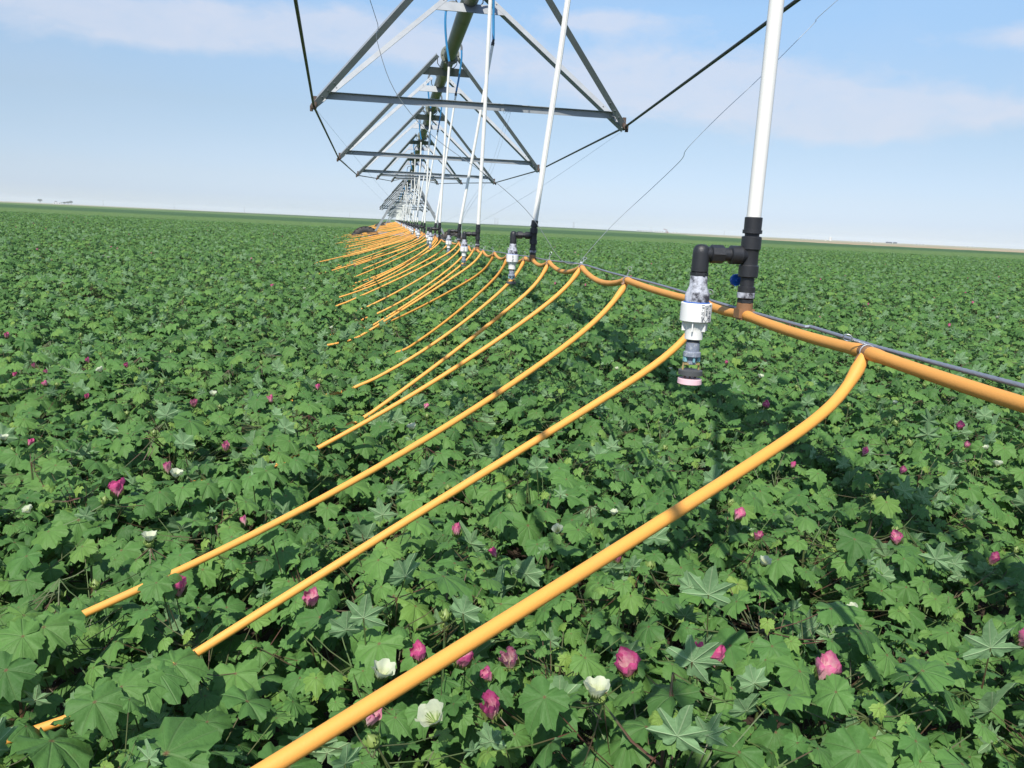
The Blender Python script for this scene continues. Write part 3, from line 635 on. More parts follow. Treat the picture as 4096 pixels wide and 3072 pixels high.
def tower():
    root = empty('drive_tower', (XC, 34, 0))
    L = lambda x, y, z: Vector((x, y, z))
    top = 1.80+CZ; bw = 1.78; bz = 1.06
    for sx in (-1, 1):
        for sy in (-1, 1):
            m = MB(); m.angle(L(sx*1.62, sy*.05, .78), L(sx*.12, sy*.42, top-.08), Vector((0, -1, .1)), .085, .006); m.build('leg', M_galv, root)
    m = MB(); m.box(L(0, 0, bz), 3.5, .10, .13); m.build('base_beam', M_galv, root)
    m = MB(); m.angle(L(-.68, -.1, 2.35), L(.68, -.1, 2.35), Vector((0, -1, 0)), .06); m.build('strut', M_galvd, root)
    m = MB(); m.angle(L(-1.0, -.08, 1.95), L(.35, -.2, 2.6), Vector((0, -1, 0)), .07); m.build('strut', M_galv, root)
    m = MB(); m.angle(L(1.0, -.08, 1.95), L(.30, -.2, 2.75), Vector((0, -1, 0)), .055); m.build('strut', M_galvd, root)
    m = MB(); m.box(L(.16, -.28, top-.32), .32, .2, .42); m.box(L(.16, -.39, top-.30), .26, .02, .34); m.build('control_box', M_motor, root)
    m = MB(); m.lathe(L(0, -.18, top), (0, 1, 0), [(0, .084), (.01, .15), (.06, .15), (.08, .12), (.28, .12), (.30, .15), (.35, .15), (.36, .084)], 18); m.build('pipe_joint', M_motor, root)
    m = MB(); m.lathe(L(.1, -.12, bz-.06), (1, 0, 0), [(0, .04), (.02, .1), (.3, .1), (.34, .05)], 12); m.box(L(-.08, -.08, bz-.05), .2, .18, .2); m.build('drive_motor', M_motor, root)
    for sx in (-1, 1):
        wc = L(sx*1.79, 0, .66); wh = empty('wheel'); wh.parent = root; wh.location = wc
        m = MB(); R = .635; prof = [(-.13, .44), (-.15, .50), (-.15, .56), (-.12, .61), (-.06, .63), (0, .635), (.06, .63), (.12, .61), (.15, .56), (.15, .50), (.13, .44), (0, .43)]; n_ = 44
        m.add([(r_*math.cos(2*PI*j/n_), y_, r_*math.sin(2*PI*j/n_)) for y_, r_ in prof for j in range(n_)], [(i*n_+j, ((i+1) % len(prof))*n_+j, ((i+1) % len(prof))*n_+(j+1) % n_, i*n_+(j+1) % n_) for i in range(len(prof)) for j in range(n_)])
        for k in range(24):
            for s_ in (-1, 1):
                a_ = 2*PI*(k+(.5 if s_ > 0 else 0))/24; ra = Vector((math.cos(a_), 0, math.sin(a_))); tg = Vector((-math.sin(a_), 0, math.cos(a_))); ax_ = (Vector((0, 1, 0))*s_ + tg*.5).normalized()
                m.box(ra*.635 + Vector((0, s_*.075, 0)), .17, .04, .05, (ax_, ax_.cross(ra).normalized(), ra))
        m.build('tyre', M_tyre, wh)
        m = MB(); m.lathe((0, -.03, 0), (0, 1, 0), [(0, .02), (.01, .17), (.05, .17), (.06, .02)], 20)
        for k in range(6): a_ = k*PI/3; d_ = Vector((math.cos(a_), 0, math.sin(a_))); m.box(d_*.29, .28, .03, .09, (d_, Vector((0, 1, 0)), d_.cross(Vector((0, 1, 0)))))
        m.tube([(.435*math.cos(a_), 0, .435*math.sin(a_)) for a_ in np.linspace(0, 2*PI, 33)], .03, 8, cap=False); m.build('rim', M_rim, wh)
        m = MB(); m.lathe((0, -.17, 0), (0, 1, 0), [(0, .05), (.03, .09), (.3, .09), (.33, .05)], 12); m.build('hub', M_motor, wh)
        m = MB(); m.box(L(sx*1.66, 0, .88), .09, .09, .34); m.build('axle_post', M_galvd, root)
    return root
t1 = tower(); tag(t1, 'nearest wheeled drive tower, steel legs on two muddy tyres in the crop', 'irrigation tower')
for k, lab in ((1, 'second wheeled drive tower, smaller, behind the nearest one'), (2, 'third drive tower, tiny among the white drop pipes'), (3, 'fourth drive tower close to the horizon'), (4, 'last drive tower at the horizon')):
    c = copy_tree(t1); c.location = (XC, 34+42*k, -.04*k); tag(c, lab, 'irrigation tower')

# ------------------------------------------------------------------ drops with regulators
def text_mesh(s, size, extr=.0003):
    cu_ = bpy.data.curves.new('t', 'FONT'); cu_.body = s; cu_.size = size; cu_.extrude = extr; cu_.align_x = 'CENTER'; cu_.align_y = 'CENTER'; cu_.resolution_u = 2
    o = bpy.data.objects.new('t', cu_); COL.objects.link(o); me = bpy.data.meshes.new_from_object(o); bpy.data.objects.remove(o); vs = [v.co.copy() for v in me.vertices]; fs = [tuple(p.vertices) for p in me.polygons]; bpy.data.meshes.remove(me); return vs, fs
def wrap_text(mb, s, size, c, rad, ang, dz):
    """text running down the cylinder's side at angle ang (0 = facing -Y), centre height dz"""
    vs, fs = text_mesh(s, size); out = []
    for v in vs:
        tx, ty = v.y, -v.x          # reading downward
        a_ = ang + tx/rad; rr = rad + .0003 + v.z; out.append((c.x + rr*math.sin(a_), c.y - rr*math.cos(a_), c.z + dz + ty))
    mb.add(out, fs)
def make_drop(lvl, pad, writing):
    """origin where the drop meets the hose; pipe parts are added per drop"""
    root = empty('drop_assembly')
    Z = Vector((0, 0, 1)); nn = 24 if lvl == 0 else (12 if lvl == 1 else 8)
    m = MB(); m.lathe((0, 0, -.012), Z, [(0, .010), (.001, .0155), (.014, .0155), (.0145, .0162), (.034, .0162), (.035, .012)], nn); m.box((0, 0, .002), .033, .026, .018); m.build('saddle', M_brown, root)
    m = MB(); m.lathe((0, 0, .022), Z, [(0, .0145), (.001, .0160), (.008, .0160), (.0085, .0145)], 6 if lvl < 2 else 6); m.build('nut', M_black, root)
    m = MB(); m.lathe((0, 0, .031), Z, [(0, .0150), (.002, .0170), (.024, .0172), (.025, .0145)], nn); m.build('collar', M_crust if lvl == 9 else M_black, root)
    if lvl < 2:
        m = MB(); m.lathe((0, 0, .0325), Z, [(0, .0168), (.0005, .0174), (.011, .01745), (.0115, .0168)], nn); m.build('lime_band', M_crust, root)
    m = MB(); m.lathe((0, 0, .055), Z, [(0, .0138), (.020, .0138)], nn); m.build('riser', M_black, root)
    # tee body with its side branch toward -X
    m = MB(); m.lathe((0, 0, .074), Z, [(0, .0175), (.0015, .0195), (.0225, .0195), (.025, .0168), (.050, .0165), (.054, .0175), (.0555, .0195), (.079, .0195), (.0805, .0180), (.081, .0142)], nn)
    m.lathe((-.008, 0, .117), (-1, 0, 0), [(0, .0135), (.010, .0165), (.012, .0182), (.033, .0185), (.0345, .0165)], nn); m.build('tee', M_black, root)
    m = MB(); m.lathe((-.042, 0, .117), (-1, 0, 0), [(0, .0132), (.016, .0132)], nn); m.build('nipple', M_black, root)
    m = MB(); m.lathe((-.056, 0, .117), (-1, 0, 0), [(0, .0150), (.0015, .0182), (.026, .0182), (.028, .0150)], 8 if lvl < 2 else 6); m.build('hex_nut', M_black, root)
    ex = -.102
    m = MB(); m.lathe((-.083, 0, .117), (-1, 0, 0), [(0, .0136), (.012, .0140), (.019, .0150)], nn)
    m.lathe((ex, 0, .081), Z, [(0, .0150), (.001, .0168), (.037, .0166), (.044, .0160), (.0505, .0125), (.0535, .0075), (.0542, .001)], nn); m.build('elbow', M_black, root)
    # regulator: origin at its top, pointing down
    c = Vector((ex, 0, .081)); D = Vector((0, 0, -1)); k = 16 if lvl == 0 else 8
    m = MB(); m.lathe(c, D, [(0, .0160), (.001, .0178), (.0075, .0178), (.008, .0160)], 6); m.build('nut', M_black, root)
    rg = MB(); rg.mi = 1
    rg.lathe(c, D, [(0.0610, .0295), (0.0620, .0308), (0.0970, .0308), (0.0985, .0295)], 72 if lvl == 0 else nn, rib=(36, .012) if lvl == 0 else None)
    rg.lathe(c, D, [(0.0985, .0270), (0.1010, .0250), (0.1120, .0190), (0.1160, .0182), (0.1340, .0180), (0.1350, .0165)], nn)
    if lvl == 0:
        for a_ in range(6):
            an = a_*PI/3; dd = Vector((math.cos(an), math.sin(an), 0)); rg.box(c + dd*.0225 + D*.108, .008, .0022, .018, (dd, D.cross(dd), -D))
    rg.mi = 0
    reg = rg.build('regulator', [M_black, M_white], root)
    m = MB(); m.lathe(c, D, [(.008, .0165), (.010, .0172), (.028, .0178), (.040, .0225), (.045, .0242), (.059, .0245)], 32 if lvl < 2 else nn, rib=(8, .09) if lvl < 2 else None); m.build('ribbed_cap', M_crust, reg)
    m = MB(); m.lathe(c, D, [(0.0590, .0250), (0.0595, .0262), (0.0608, .0262), (0.0610, .0250)], nn); m.build('seal_ring', M_bluek, reg)
    if writing == 1:
        m = MB(); wrap_text(m, '\u00bd - 15 GPM', .0072, c, .0309, .64, -.0795); wrap_text(m, '1.9 - 57 LPM', .0072, c, .0309, .06, -.0795); wrap_text(m, 'FLOW', .0062, c, .0309, .34, -.076)
        # outlined arrow pointing down
        pt = [(-.0042, .0140), (.0042, .0140), (.0042, -.0090), (.0072, -.0090), (0, -.0165), (-.0072, -.0090), (-.0042, -.0090)]
        for (x0, y0), (x1, y1) in zip(pt, pt[1:]+pt[:1]):
            q = []
            for x_, y_ in ((x0, y0), (x1, y1)):
                a_ = .34 + x_/.0309; q.append(Vector((c.x+.0312*math.sin(a_), c.y-.0312*math.cos(a_), c.z-.0795+y_)))
            m.tube(q, .00045, 5)
        m.build('lettering', M_ink, reg, smooth=False)
    elif writing == 2:
        m = MB(); wrap_text(m, '10 PSI', .013, c, .0309, -.12, -.079); m.build('lettering', M_ink, reg, smooth=False)
    sp = empty('sprinkler'); sp.parent = root; sp.location = c + D*.135
    def S(name, mt, prof, n=nn, rib=None, x=0):
        mm = MB(); mm.lathe((x, 0, 0), D, prof, n, rib); return mm.build(name, mt, sp)
    S('thread', M_dgrey, [(0, .0125), (.0015, .0135), (.002, .0125), (.0035, .0135), (.004, .0125), (.0055, .0135), (.006, .012)])
    S('body', M_crust2, [(.006, .0138), (.024, .0142), (.026, .0175), (.034, .0178), (.035, .013)], 12)
    if lvl < 2:
        m = MB()
        for sx in (-1, 1): m.box((sx*.0135, 0, -.040), .006, .010, .010)
        m.box((0, -.0125, -.040), .004, .004, .010); m.build('clip', M_teal, sp)
    S('nozzle', M_crust2, [(.035, .0105), (.050, .0100), (.052, .004)], 12)
    m = MB()
    for sx in (-1, 1): m.tube([(sx*.0135, 0, -.048), (sx*.0165, 0, -.053), (sx*.0168, 0, -.066)], .0021, 6)
    m.box((0, 0, -.0495), .032, .012, .004); m.build('frame', M_tan, sp)
    S('deflector', M_dgrey, [(.062, .020), (.063, .0243), (.072, .0245), (.073, .021)], 48 if lvl == 0 else nn, (24, .03) if lvl == 0 else None)
    if pad:
        m = MB()
        for sx in (-1, 0, 1): m.box((sx*.011, 0, -.077), .003, .003, .010)
        m.build('strut', M_brown, sp)
        S('pad', M_pink, [(.079, .018), (.0805, .0240), (.090, .0245), (.0915, .022)], 48 if lvl == 0 else nn, (24, .02) if lvl == 0 else None)
    return root
def add_pipe(root, x, y, zb, xt, side, lvl, zp_top, ptop=None):
    """white pipe, joint and blue hose in the drop's local space; x,y,zb = hose point, xt = X of the upper end"""
    nn = 20 if lvl == 0 else 8
    L = lambda X, Y, Zr: Vector((X-x, Y-y, Zr-zb))
    b0 = Vector((0, 0, .155)); pzt = ptop if ptop is not None else 1.55
    tp = L(xt, y, pzt); ax = (tp-b0).normalized()
    m = MB(); m.lathe(b0, ax, [(-.002, .0140), (.0045, .0142), (.005, .0180), (.0055, .0190), (.012, .0190), (.0125, .0170), (.036, .0172), (.037, .015)], nn); m.build('coupling', M_black, root)
    m = MB(); m.tube([b0+ax*.030, b0.lerp(tp, .5)+Vector((.004, 0, 0)), tp], .0140, nn); m.build('drop_pipe', M_pvc, root)
    m = MB(); m.lathe(tp-ax*.01, ax, [(0, .0165), (.03, .017), (.034, .0125), (.06, .0122)], nn); m.build('hose_barb', M_black, root)
    gx = XC + side*.17; gt = zp_top + .15
    g = L(gx, y, gt); m = MB()
    pth = [tp+ax*.045, tp.lerp(g, .4) + Vector((side*.015, .01, 0)), tp.lerp(g, .75) + Vector((side*.018, 0, 0)), g]
    m.tube(smooth_path(pth, 4), .0125, nn); m.build('blue_hose', M_blue, root)
    arc = [g + Vector((-side*.075*(1-math.cos(t_)), 0, .075*math.sin(t_))) for t_ in np.linspace(0, PI, 9)]; arc.append(L(gx-side*.15, y, zp_top+.07))
    m = MB(); m.tube([g-Vector((0, 0, .03))]+arc, .0145, nn); m.build('gooseneck', M_galvd, root)
def span_pz(y):
    for y0, y1, z0, z1, ar in ((-8, 34, 1.85, 1.82, .34), (34, 76, 1.82, 1.72, .14), (76, 118, 1.72, 1.66, .14), (118, 160, 1.67, 1.61, .14), (160, 202, 1.62, 1.56, .14)):
        if y <= y1: t = (y-y0)/(y1-y0); return lerp(z0, z1, t)+ar*4*t*(1-t)
    return 1.6
# (y, x at the hose, z of hose, x of the upper end, side of the pipe, height of pipe top)
DR = [(1.52, .705, -.155, .70, -1, 1.6), (4.0, .70, -.165, .86, 1, 1.62), (6.2, .65, -.20, .68, -1, 1.75), (8.15, .665, -.205, .93, 1, 1.70), (9.5, .545, -.205, .60, -1, 1.72), (11.5, .60, -.215, .83, 1, 1.71), (14.0, .545, -.225, .60, -1, 1.80), (16.0, .57, -.22, .83, 1, 1.69), (18.5, .556, -.23, .60, -1, 1.72)]
yy = 20.9; sgn = 1; ddr = random.Random(5)
while yy < 150:
    DR.append((yy, .55+ddr.uniform(-.03, .05), -.235+ddr.uniform(-.01, .01), .72+sgn*ddr.uniform(.08, .17), sgn, ddr.uniform(1.45, 1.6) if yy > 30 else ddr.uniform(1.6, 1.7))); yy += ddr.uniform(1.9, 2.6); sgn = -sgn
GD = 'drop pipes hanging from the irrigation machine'
dlabel = ['nearest white drop pipe with black tee, white regulator and pink sprinkler pad', 'second drop pipe, regulator marked 10 PSI, grey sprinkler disc without pink pad', 'third drop pipe, straight, between the leaning fourth and the second', 'fourth drop pipe, leaning right, with two loose wires wrapped round its tee', 'fifth drop pipe, ends below a blue hose with a gooseneck arch', 'sixth drop pipe, leaning right under a hanging blue hose', 'seventh drop pipe from the camera, upright on the left of the eighth', 'eighth drop pipe from the camera, leaning right under a short blue hose']
for i, (y, x, zb, xt, side, pt_) in enumerate(DR):
    lvl = 0 if i == 0 else (1 if i < 6 else 2)
    if i == 0: root = make_drop(0, True, 1)
    elif i == 1: root = d1 = make_drop(1, False, 2)
    elif i < 6: root = copy_tree(d1)
    elif i == 6: root = d2 = make_drop(2, False, 0)
    else: root = copy_tree(d2)
    if 1 < i < 6 or i > 6:
        for ch in list(root.children):
            if ch.name.split('.')[0] in ('coupling', 'drop_pipe', 'hose_barb', 'blue_hose', 'gooseneck'): bpy.data.objects.remove(ch)
    root.location = P(x, y, zb); root.rotation_euler = (0, 0, 0)
    if i == 0:
        m = MB(); m.lathe((-.0105, .018, .066), (-.12, 1, 0), [(0, .004), (.006, .004), (.007, .0125), (.013, .0130), (.014, .011)], 20, (10, .1)); m.build('valve_knob', M_bluek, root)
    if i > 0: root.rotation_euler[2] = ddr.uniform(-.25, .25)*(0 if i < 2 else 1)
    rz = root.rotation_euler[2]; root.rotation_euler[2] = 0
    add_pipe(root, x, y, zb, xt, side, lvl, span_pz(y), pt_)
    tag(root, dlabel[i] if i < len(dlabel) else ('white drop pipe in the receding row before the first tower' if y < 34 else 'tiny white drop pipe in the crowded row beyond the first tower'), 'drop pipe', GD)

# ------------------------------------------------------------------ hose along the machine, cable, drip lines
def man_x(y):
    ys = [0] + [d[0] for d in DR]; xs = [.705] + [d[1] for d in DR]; return float(np.interp(y, ys, xs))
def man_z(y):
    return float(np.interp(y, [0, 1.5, 2.9, 4, 6, 9, 12, 20, 34, 150], [-.178, -.156, -.142, -.165, -.200, -.205, -.218, -.235, -.24, -.25]))
J = [.48, 1.09, 1.74, 2.35, 2.94, 3.57, 4.2, 4.75, 5.3]
jr = random.Random(9)
while J[-1] < 112: J.append(J[-1]+(.58 if J[-1] < 36 else 1.15)+jr.uniform(-.06, .06))
sup = sorted([(y, 'j') for y in J] + [(d[0], 'd') for d in DR if d[0] < 112])
root = empty('manifold_hose', P(.70, 0, -CZ)); tag(root, 'weathered orange supply hose sagging between ties under the drop pipes', 'hose')
mp = [Vector((.705, -.3, -.16))]
for (ya, ka), (yb, kb) in zip(sup[:-1], sup[1:]):
    near = ya < 8; nst = 7 if near else 3
    sagd = .005 if yb < 2.4 else (min(.031, .07*(yb-ya)**1.3) if near else .02)
    if yb-ya < .12: sagd = 0
    for k in range(nst):
        t = k/nst; y = lerp(ya, yb, t); mp.append(Vector((lerp(man_x(ya), man_x(yb), t), y, lerp(man_z(ya), man_z(yb), t) - sagd*(1-(2*t-1)**2))))
bul = []
ny = [s_[0] for s_ in sup]
fine = []; fr = []
for i in range(len(mp)-1):
    a_, b_ = mp[i], mp[i+1]; k = 6 if a_.y < 5 else 1
    for q in range(k): fine.append(a_.lerp(b_, q/k))
for p_ in fine:
    if p_.y < 5:
        dmin = min(abs(p_.y-s_) for s_ in ny); fr.append(.0093 + .0016*math.exp(-((dmin-.022)/.012)**2) - .0018*math.exp(-(dmin/.006)**2))
    else: fr.append(.0093)
m = MB(); m.tube([v - Vector((.70, 0, -CZ)) for v in fine], fr, 14); m.build('hose', M_manif, root)
GL = 'orange drip lines dragged from the supply hose'
# near lines: where each meets the crop (x, y), start height, and three terms of its droop
lines = {.48: (-.5, -.3, -.16, -.06, -.40, .0), 1.09: (-.093, .62, -.162, -.063, -.247, .013), 1.74: (-.358, 1.381, -.185, -.056, -.545, -.012), 2.35: (-.624, 1.552, -.158, -.055, -.845, .252), 2.94: (-.256, 2.754, -.142, -.047, -.736, .123),
         3.57: (-.078, 3.29, -.158, -.063, -.629, .05), 4.2: (-.086, 4.014, -.172, -.058, -.75, .180), 4.75: (.123, 5.10, -.185, -.062, -.655, .105), 5.3: (-.033, 6.289, -.197, -.074, -.60, .072)}
llabel = {.48: 'orange drip line passing beside the viewer, outside the picture', 1.09: 'nearest and thickest orange drip line, crossing the lower picture diagonally', 1.74: 'orange drip line that starts behind the nearest white regulator', 2.35: 'third drip line, long straight run reaching the crop at far left', 2.94: 'fourth drip line, tied beside the hanging wires, sinking into leaves', 3.57: 'fifth orange drip line, next to the fourth, curved at its tie', 4.2: 'drip line passing behind the second regulator', 4.75: 'seventh drip line, crossing behind the eighth one', 5.3: 'eighth drip line, crossing in front of the seventh near its tie'}
lr = random.Random(21); drift = 0
for n_, y in enumerate(J):
    x0, z0 = man_x(y), man_z(y)
    if y in lines: xe, ye, zs, c1, c2, c3 = lines[y]; sub = 2; nn = 16; us = [0, .012, .03, .055, .09, .14, .2, .28, .36, .45, .55, .65, .75, .85, .95, 1.0]; bow = 0
    else:
        drift = drift*.8 + lr.uniform(-.20, .15); reach = lr.uniform(.75, 1.15) + min(max(y-9, 0), 28)*.05 + (.4 if y > 9 and lr.random() < .25 else 0)
        xe = x0-reach; ye = y+drift-.1; zs = z0+.003; c1, c3 = -.055, lr.uniform(.02, .22); c2 = -.80-zs-c1-c3; us = [0, .03, .08, .16, .3, .45, .6, .75, .9, 1.0] if y < 20 else [0, .08, .2, .5, .8, 1.0]
        bow = lr.uniform(-.03, .03); sub = 2 if y < 15 else 1; nn = 10 if y < 15 else 6
    pts_ = [(lerp(x0, xe, u), lerp(y, ye, u)+bow*math.sin(PI*u), zs + c1*(1-math.exp(-u/.05)) + c2*u + c3*u*u) for u in us]
    if y < 1.5: pts_ += [(lerp(x0, xe, u), lerp(y, ye, u), pts_[15][2]-(u-1)*.22) for u in (1.3, 1.7, 2.2)]
    else:
        L1 = math.hypot(xe-x0, ye-y); ux, uy = (xe-x0)/L1, (ye-y)/L1; sl = max(.25, -(c2+2*c3)/L1)
        pts_ += [(xe+ux*d_, ye+uy*d_, -.80-dz_) for d_, dz_ in ((.06, min(.03, sl*.05)), (.14, .055), (.26, .078), (.42, .10))]
    path = smooth_path([Vector(p_) for p_ in pts_], sub); o = Vector((x0, y, z0))
    path = [p_-o for p_ in path]; dl = [0]
    for a_, b_ in zip(path[:-1], path[1:]): dl.append(dl[-1]+(b_-a_).length)
    rad = [.0081 + (.0022*math.exp(-((d_-.034)/.016)**2) if y < 6 else 0) for d_ in dl]
    if y < 6: # flattened, folded start where the line is forced over the barb
        rad[0] = .006
    ro = MB().tube(path, rad, nn).build('drip_line', M_orange); ro.location = P(*o)
    tag(ro, llabel.get(y, 'thin orange drip line in the dense fan before the first tower' if y < 34 else 'faint orange drip line beyond the first tower'), 'drip line', GL)
    if y < 7:
        mm = MB(); lx, lz = x0-.70, z0+CZ
        mm.lathe((lx, y-.012, lz), (0, 1, 0), [(0, .0084), (.002, .0096), (.022, .0096), (.024, .0084)], 16); mm.tube([(lx, y, lz), (lx-.012, y-.002, lz-.016)], .0072, 12); mm.build('tee_fitting', M_brown, root)
        # twisted wire tie with an open loop
        mm = MB(); ring = [Vector((lx+.0112*math.cos(t), y-.006+.004*math.sin(t*.5), lz+.0112*math.sin(t))) for t in np.linspace(0, 2*PI, 15)]; mm.tube(ring, .0009, 5)
        sd_ = -1 if n_ % 2 else 1; sx_ = lr.uniform(-.4, .6); base = Vector((lx, y, lz+.0105)); tw = []
        if n_ == 1: sx_ = -1.6
        dirv = Vector((sx_, (.9 if n_ in (1,) else -.8)*1.0 if n_ < 3 else lr.uniform(-.6, .6), .55)).normalized(); e1 = dirv.orthogonal().normalized(); e2 = dirv.cross(e1)
        for ph in (0, PI):
            mm.tube([base + dirv*.022*t + (e1*math.cos(ph+t*22)+e2*math.sin(ph+t*22))*.0011 for t in np.linspace(0, 1, 18)], .0008, 4)
        lc = base + dirv*.029; mm.tube([lc + (dirv*math.cos(t)+e2*math.sin(t))*.0065 for t in np.linspace(PI, 3*PI+.6, 18)], .0009, 5)
        mm.build('wire_tie', M_wire, root)
# twisted steel cable next to the hose
def rope(path, r, turns_per_m, n=18):
    m = MB(); path = [Vector(p_) for p_ in path]; vs = []; L_ = 0
    for i, p_ in enumerate(path):
        if i: L_ += (p_-path[i-1]).length
        t = (path[min(i+1, len(path)-1)]-path[max(i-1, 0)]).normalized(); u = Vector((1, 0, 0)); u = (u-t*u.dot(t)).normalized(); b = t.cross(u)
        for j in range(n):
            a_ = 2*PI*j/n; q = r*(.86+.14*abs(math.cos(3*(a_ + L_*turns_per_m*2*PI)))); vs.append(p_+(u*math.cos(a_)+b*math.sin(a_))*q)
    k = len(path); m.add(vs, [(i*n+j, i*n+(j+1) % n, (i+1)*n+(j+1) % n, (i+1)*n+j) for i in range(k-1) for j in range(n)]); return m
cab = [P(.726, y, man_z(y)+.009+.008*max(0, min(1, (1.1-y)*3)) - .006*math.sin(y*2.2)**2) if y < 1.3 else P(man_x(y)+.015, y, man_z(y)+.009-.004*math.sin(y*3)**2) for y in np.concatenate([np.arange(-.3, 5, .004), np.arange(5, 110, .5)])]
c0 = rope(cab, .0034, 28).build('steel_cable', M_cable); tag(c0, 'twisted grey steel cable running along the orange supply hose', 'cable')
# wires
def pxw(lst, y0, y1):
    out = []
    for k, (a_, b_) in enumerate(lst):
        d = px_ray(a_*2212/4096, b_*2212/4096); Y = lerp(y0, y1, k/(len(lst)-1)); out.append(d*(Y/d.y)+Vector((0, 0, CZ)))
    return out
yc = 3.02; cl = P(man_x(yc)+.017, yc, man_z(yc)+.013)
nL = P(XC-1.085, 2.15, 1.21); nR = P(XC+1.085, 2.15, 1.21)
wl = [cl] + pxw([(2245, 1040), (2130, 870), (2020, 760), (1900, 668), (1750, 560), (1640, 450), (1560, 325), (1505, 150), (1480, 0)], 3.0, 2.6) + [nL]
wr = [cl] + pxw([(2330, 1035), (2450, 900), (2600, 760), (2700, 665), (2733, 628), (2752, 590), (2880, 460), (3040, 310), (3250, 100), (3350, 0)], 3.0, 2.5) + [nR]
for pth, lab in ((wl, 'thin support wire rising left from the cable clamp to the truss'), (wr, 'kinked support wire rising right from the cable clamp to the truss')):
    tag(MB().tube(smooth_path(pth, 4), .00105, 6).build('support_wire', M_wire), lab, 'wire', 'support wires slung from the truss')
m = MB(); m.lathe(cl-Vector((0, .006, 0)), (0, 1, 0), [(0, .0035), (.001, .0052), (.011, .0052), (.012, .0035)], 10); tag(m.build('cable_clamp', M_wire), 'small metal clamp joining both support wires to the steel cable', 'clamp')
for a_, b_, lab in ((P(XC-1.43, 7.6, .95), P(man_x(14)+.01, 14, -.2), 'faint wire from the left truss joint of the nearest spreader'), (P(XC+1.43, 7.6, .93), P(man_x(9)+.01, 9, -.19), 'faint wire from the right truss joint of the nearest spreader'),
                    (P(XC-1.5, 12.7, .85), P(man_x(19)+.01, 19, -.2), 'faint wire from the left joint of the second spreader'), (P(XC+1.5, 12.7, .85), P(man_x(16)+.01, 16, -.2), 'faint wire from the right joint of the second spreader')):
    mid = a_.lerp(b_, .5)-Vector((0, 0, .06)); tag(MB().tube(smooth_path([a_, mid, b_], 5), .0011, 5).build('support_wire', M_wire), lab, 'wire', 'support wires slung from the truss')
tw = MB(); s0 = P(1.03, 7.6, 1.02)
for o_ in (0, .03):
    tw.tube(smooth_path([s0+Vector((o_, 0, 0)), P(.90+o_, 7.75, .5), P(.72+o_, 8.0, .15), P(.69, 8.12, .0), P(.69, 8.12, -.15)], 5), .0011, 5)
tw.tube([s0 + Vector((.03*math.cos(t)-.01, -.02+.03*math.sin(t), .02*math.sin(t*2))) for t in np.linspace(0, 11, 30)], .0014, 5)
tag(tw.build('loose_wire', M_wire), 'loose pair of wires hanging from the nearest spreader to the fourth drop', 'wire')

# ------------------------------------------------------------------ horizon: farmsteads, poles, buildings
M_ftree = mat('far_tree_foliage', (.035, .06, .035), .9, var=.4, vs=.3)
M_bark = mat('far_bark', (.09, .07, .05), .9, var=.3, vs=1)
M_wall = mat('pale_metal_siding', (.62, .62, .60), .7, var=.1, vs=.1)
M_wall2 = mat('dark_container_paint', (.03, .045, .07), .7, var=.2, vs=.2)
M_roof = mat('far_roof', (.45, .45, .46), .6, var=.1, vs=.1)
M_pole = mat('weathered_pole_wood', (.17, .15, .13), .9, var=.2, vs=1)
M_pump = mat('rust_red_paint', (.20, .07, .05), .7, var=.2, vs=1)
def at(px, dist_):       # a bearing read off the photograph turned into a place on the plain
    d = px_ray(px*2212/4096, (803+.0471*px)*2212/4096); d.z = 0; d.normalize(); return Vector((d.x*dist_, d.y*dist_, 0))
def ftree(loc, h, wd, seed, label):
    r = random.Random(seed); root = empty('tree', loc); tag(root, label, 'tree', 'trees on the horizon')
    m = MB(); m.tube([(0, 0, 0), (.2, 0, h*.3), (0, .1, h*.6)], [.45, .3, .12], 6)
    for k in range(5): a_ = k*1.3; m.tube([(0, 0, h*.3), (math.cos(a_)*wd*.3, math.sin(a_)*wd*.3, h*.65)], [.2, .06], 5)
    m.build('trunk', M_bark, root); m = MB()
    for k in range(900):
        lobe = r.randrange(7); la = lobe*2.4; lc = Vector((math.cos(la)*wd*.24*(lobe > 0), math.sin(la)*wd*.24*(lobe > 0), h*(.62+.06*(lobe % 3))))
        d = Vector((r.gauss(0, 1), r.gauss(0, 1), r.gauss(0, .8))).normalized()*r.random()**.4; p_ = lc+Vector((d.x*wd*.27, d.y*wd*.27, d.z*h*.26)); s_ = r.uniform(.25, .6)
        n_ = Vector((r.uniform(-1, 1), r.uniform(-1, 1), r.uniform(-.2, 1))).normalized(); u = n_.orthogonal().normalized(); b = n_.cross(u); m.add([p_+u*s_, p_+b*s_, p_-u*s_, p_-b*s_*.8], [(0, 1, 2, 3)])
    m.build('crown', M_ftree, root, smooth=False); return root
ftree(at(160, 2500), 12, 13, 1, 'rounded lone tree on the horizon at far left')
ftree(at(224, 2500), 8, 7, 2, 'small tree left of the low white farm shed'); ftree(at(240, 2540), 6, 9, 7, 'low tree just behind the white farm shed')
ftree(at(258, 2500), 7, 11, 3, 'low spreading tree right of the white farm shed'); ftree(at(272, 2500), 8.5, 10, 4, 'middle tree of the dark clump at far left'); ftree(at(284, 2500), 11, 10, 5, 'tallest tree at the right end of the far clump')
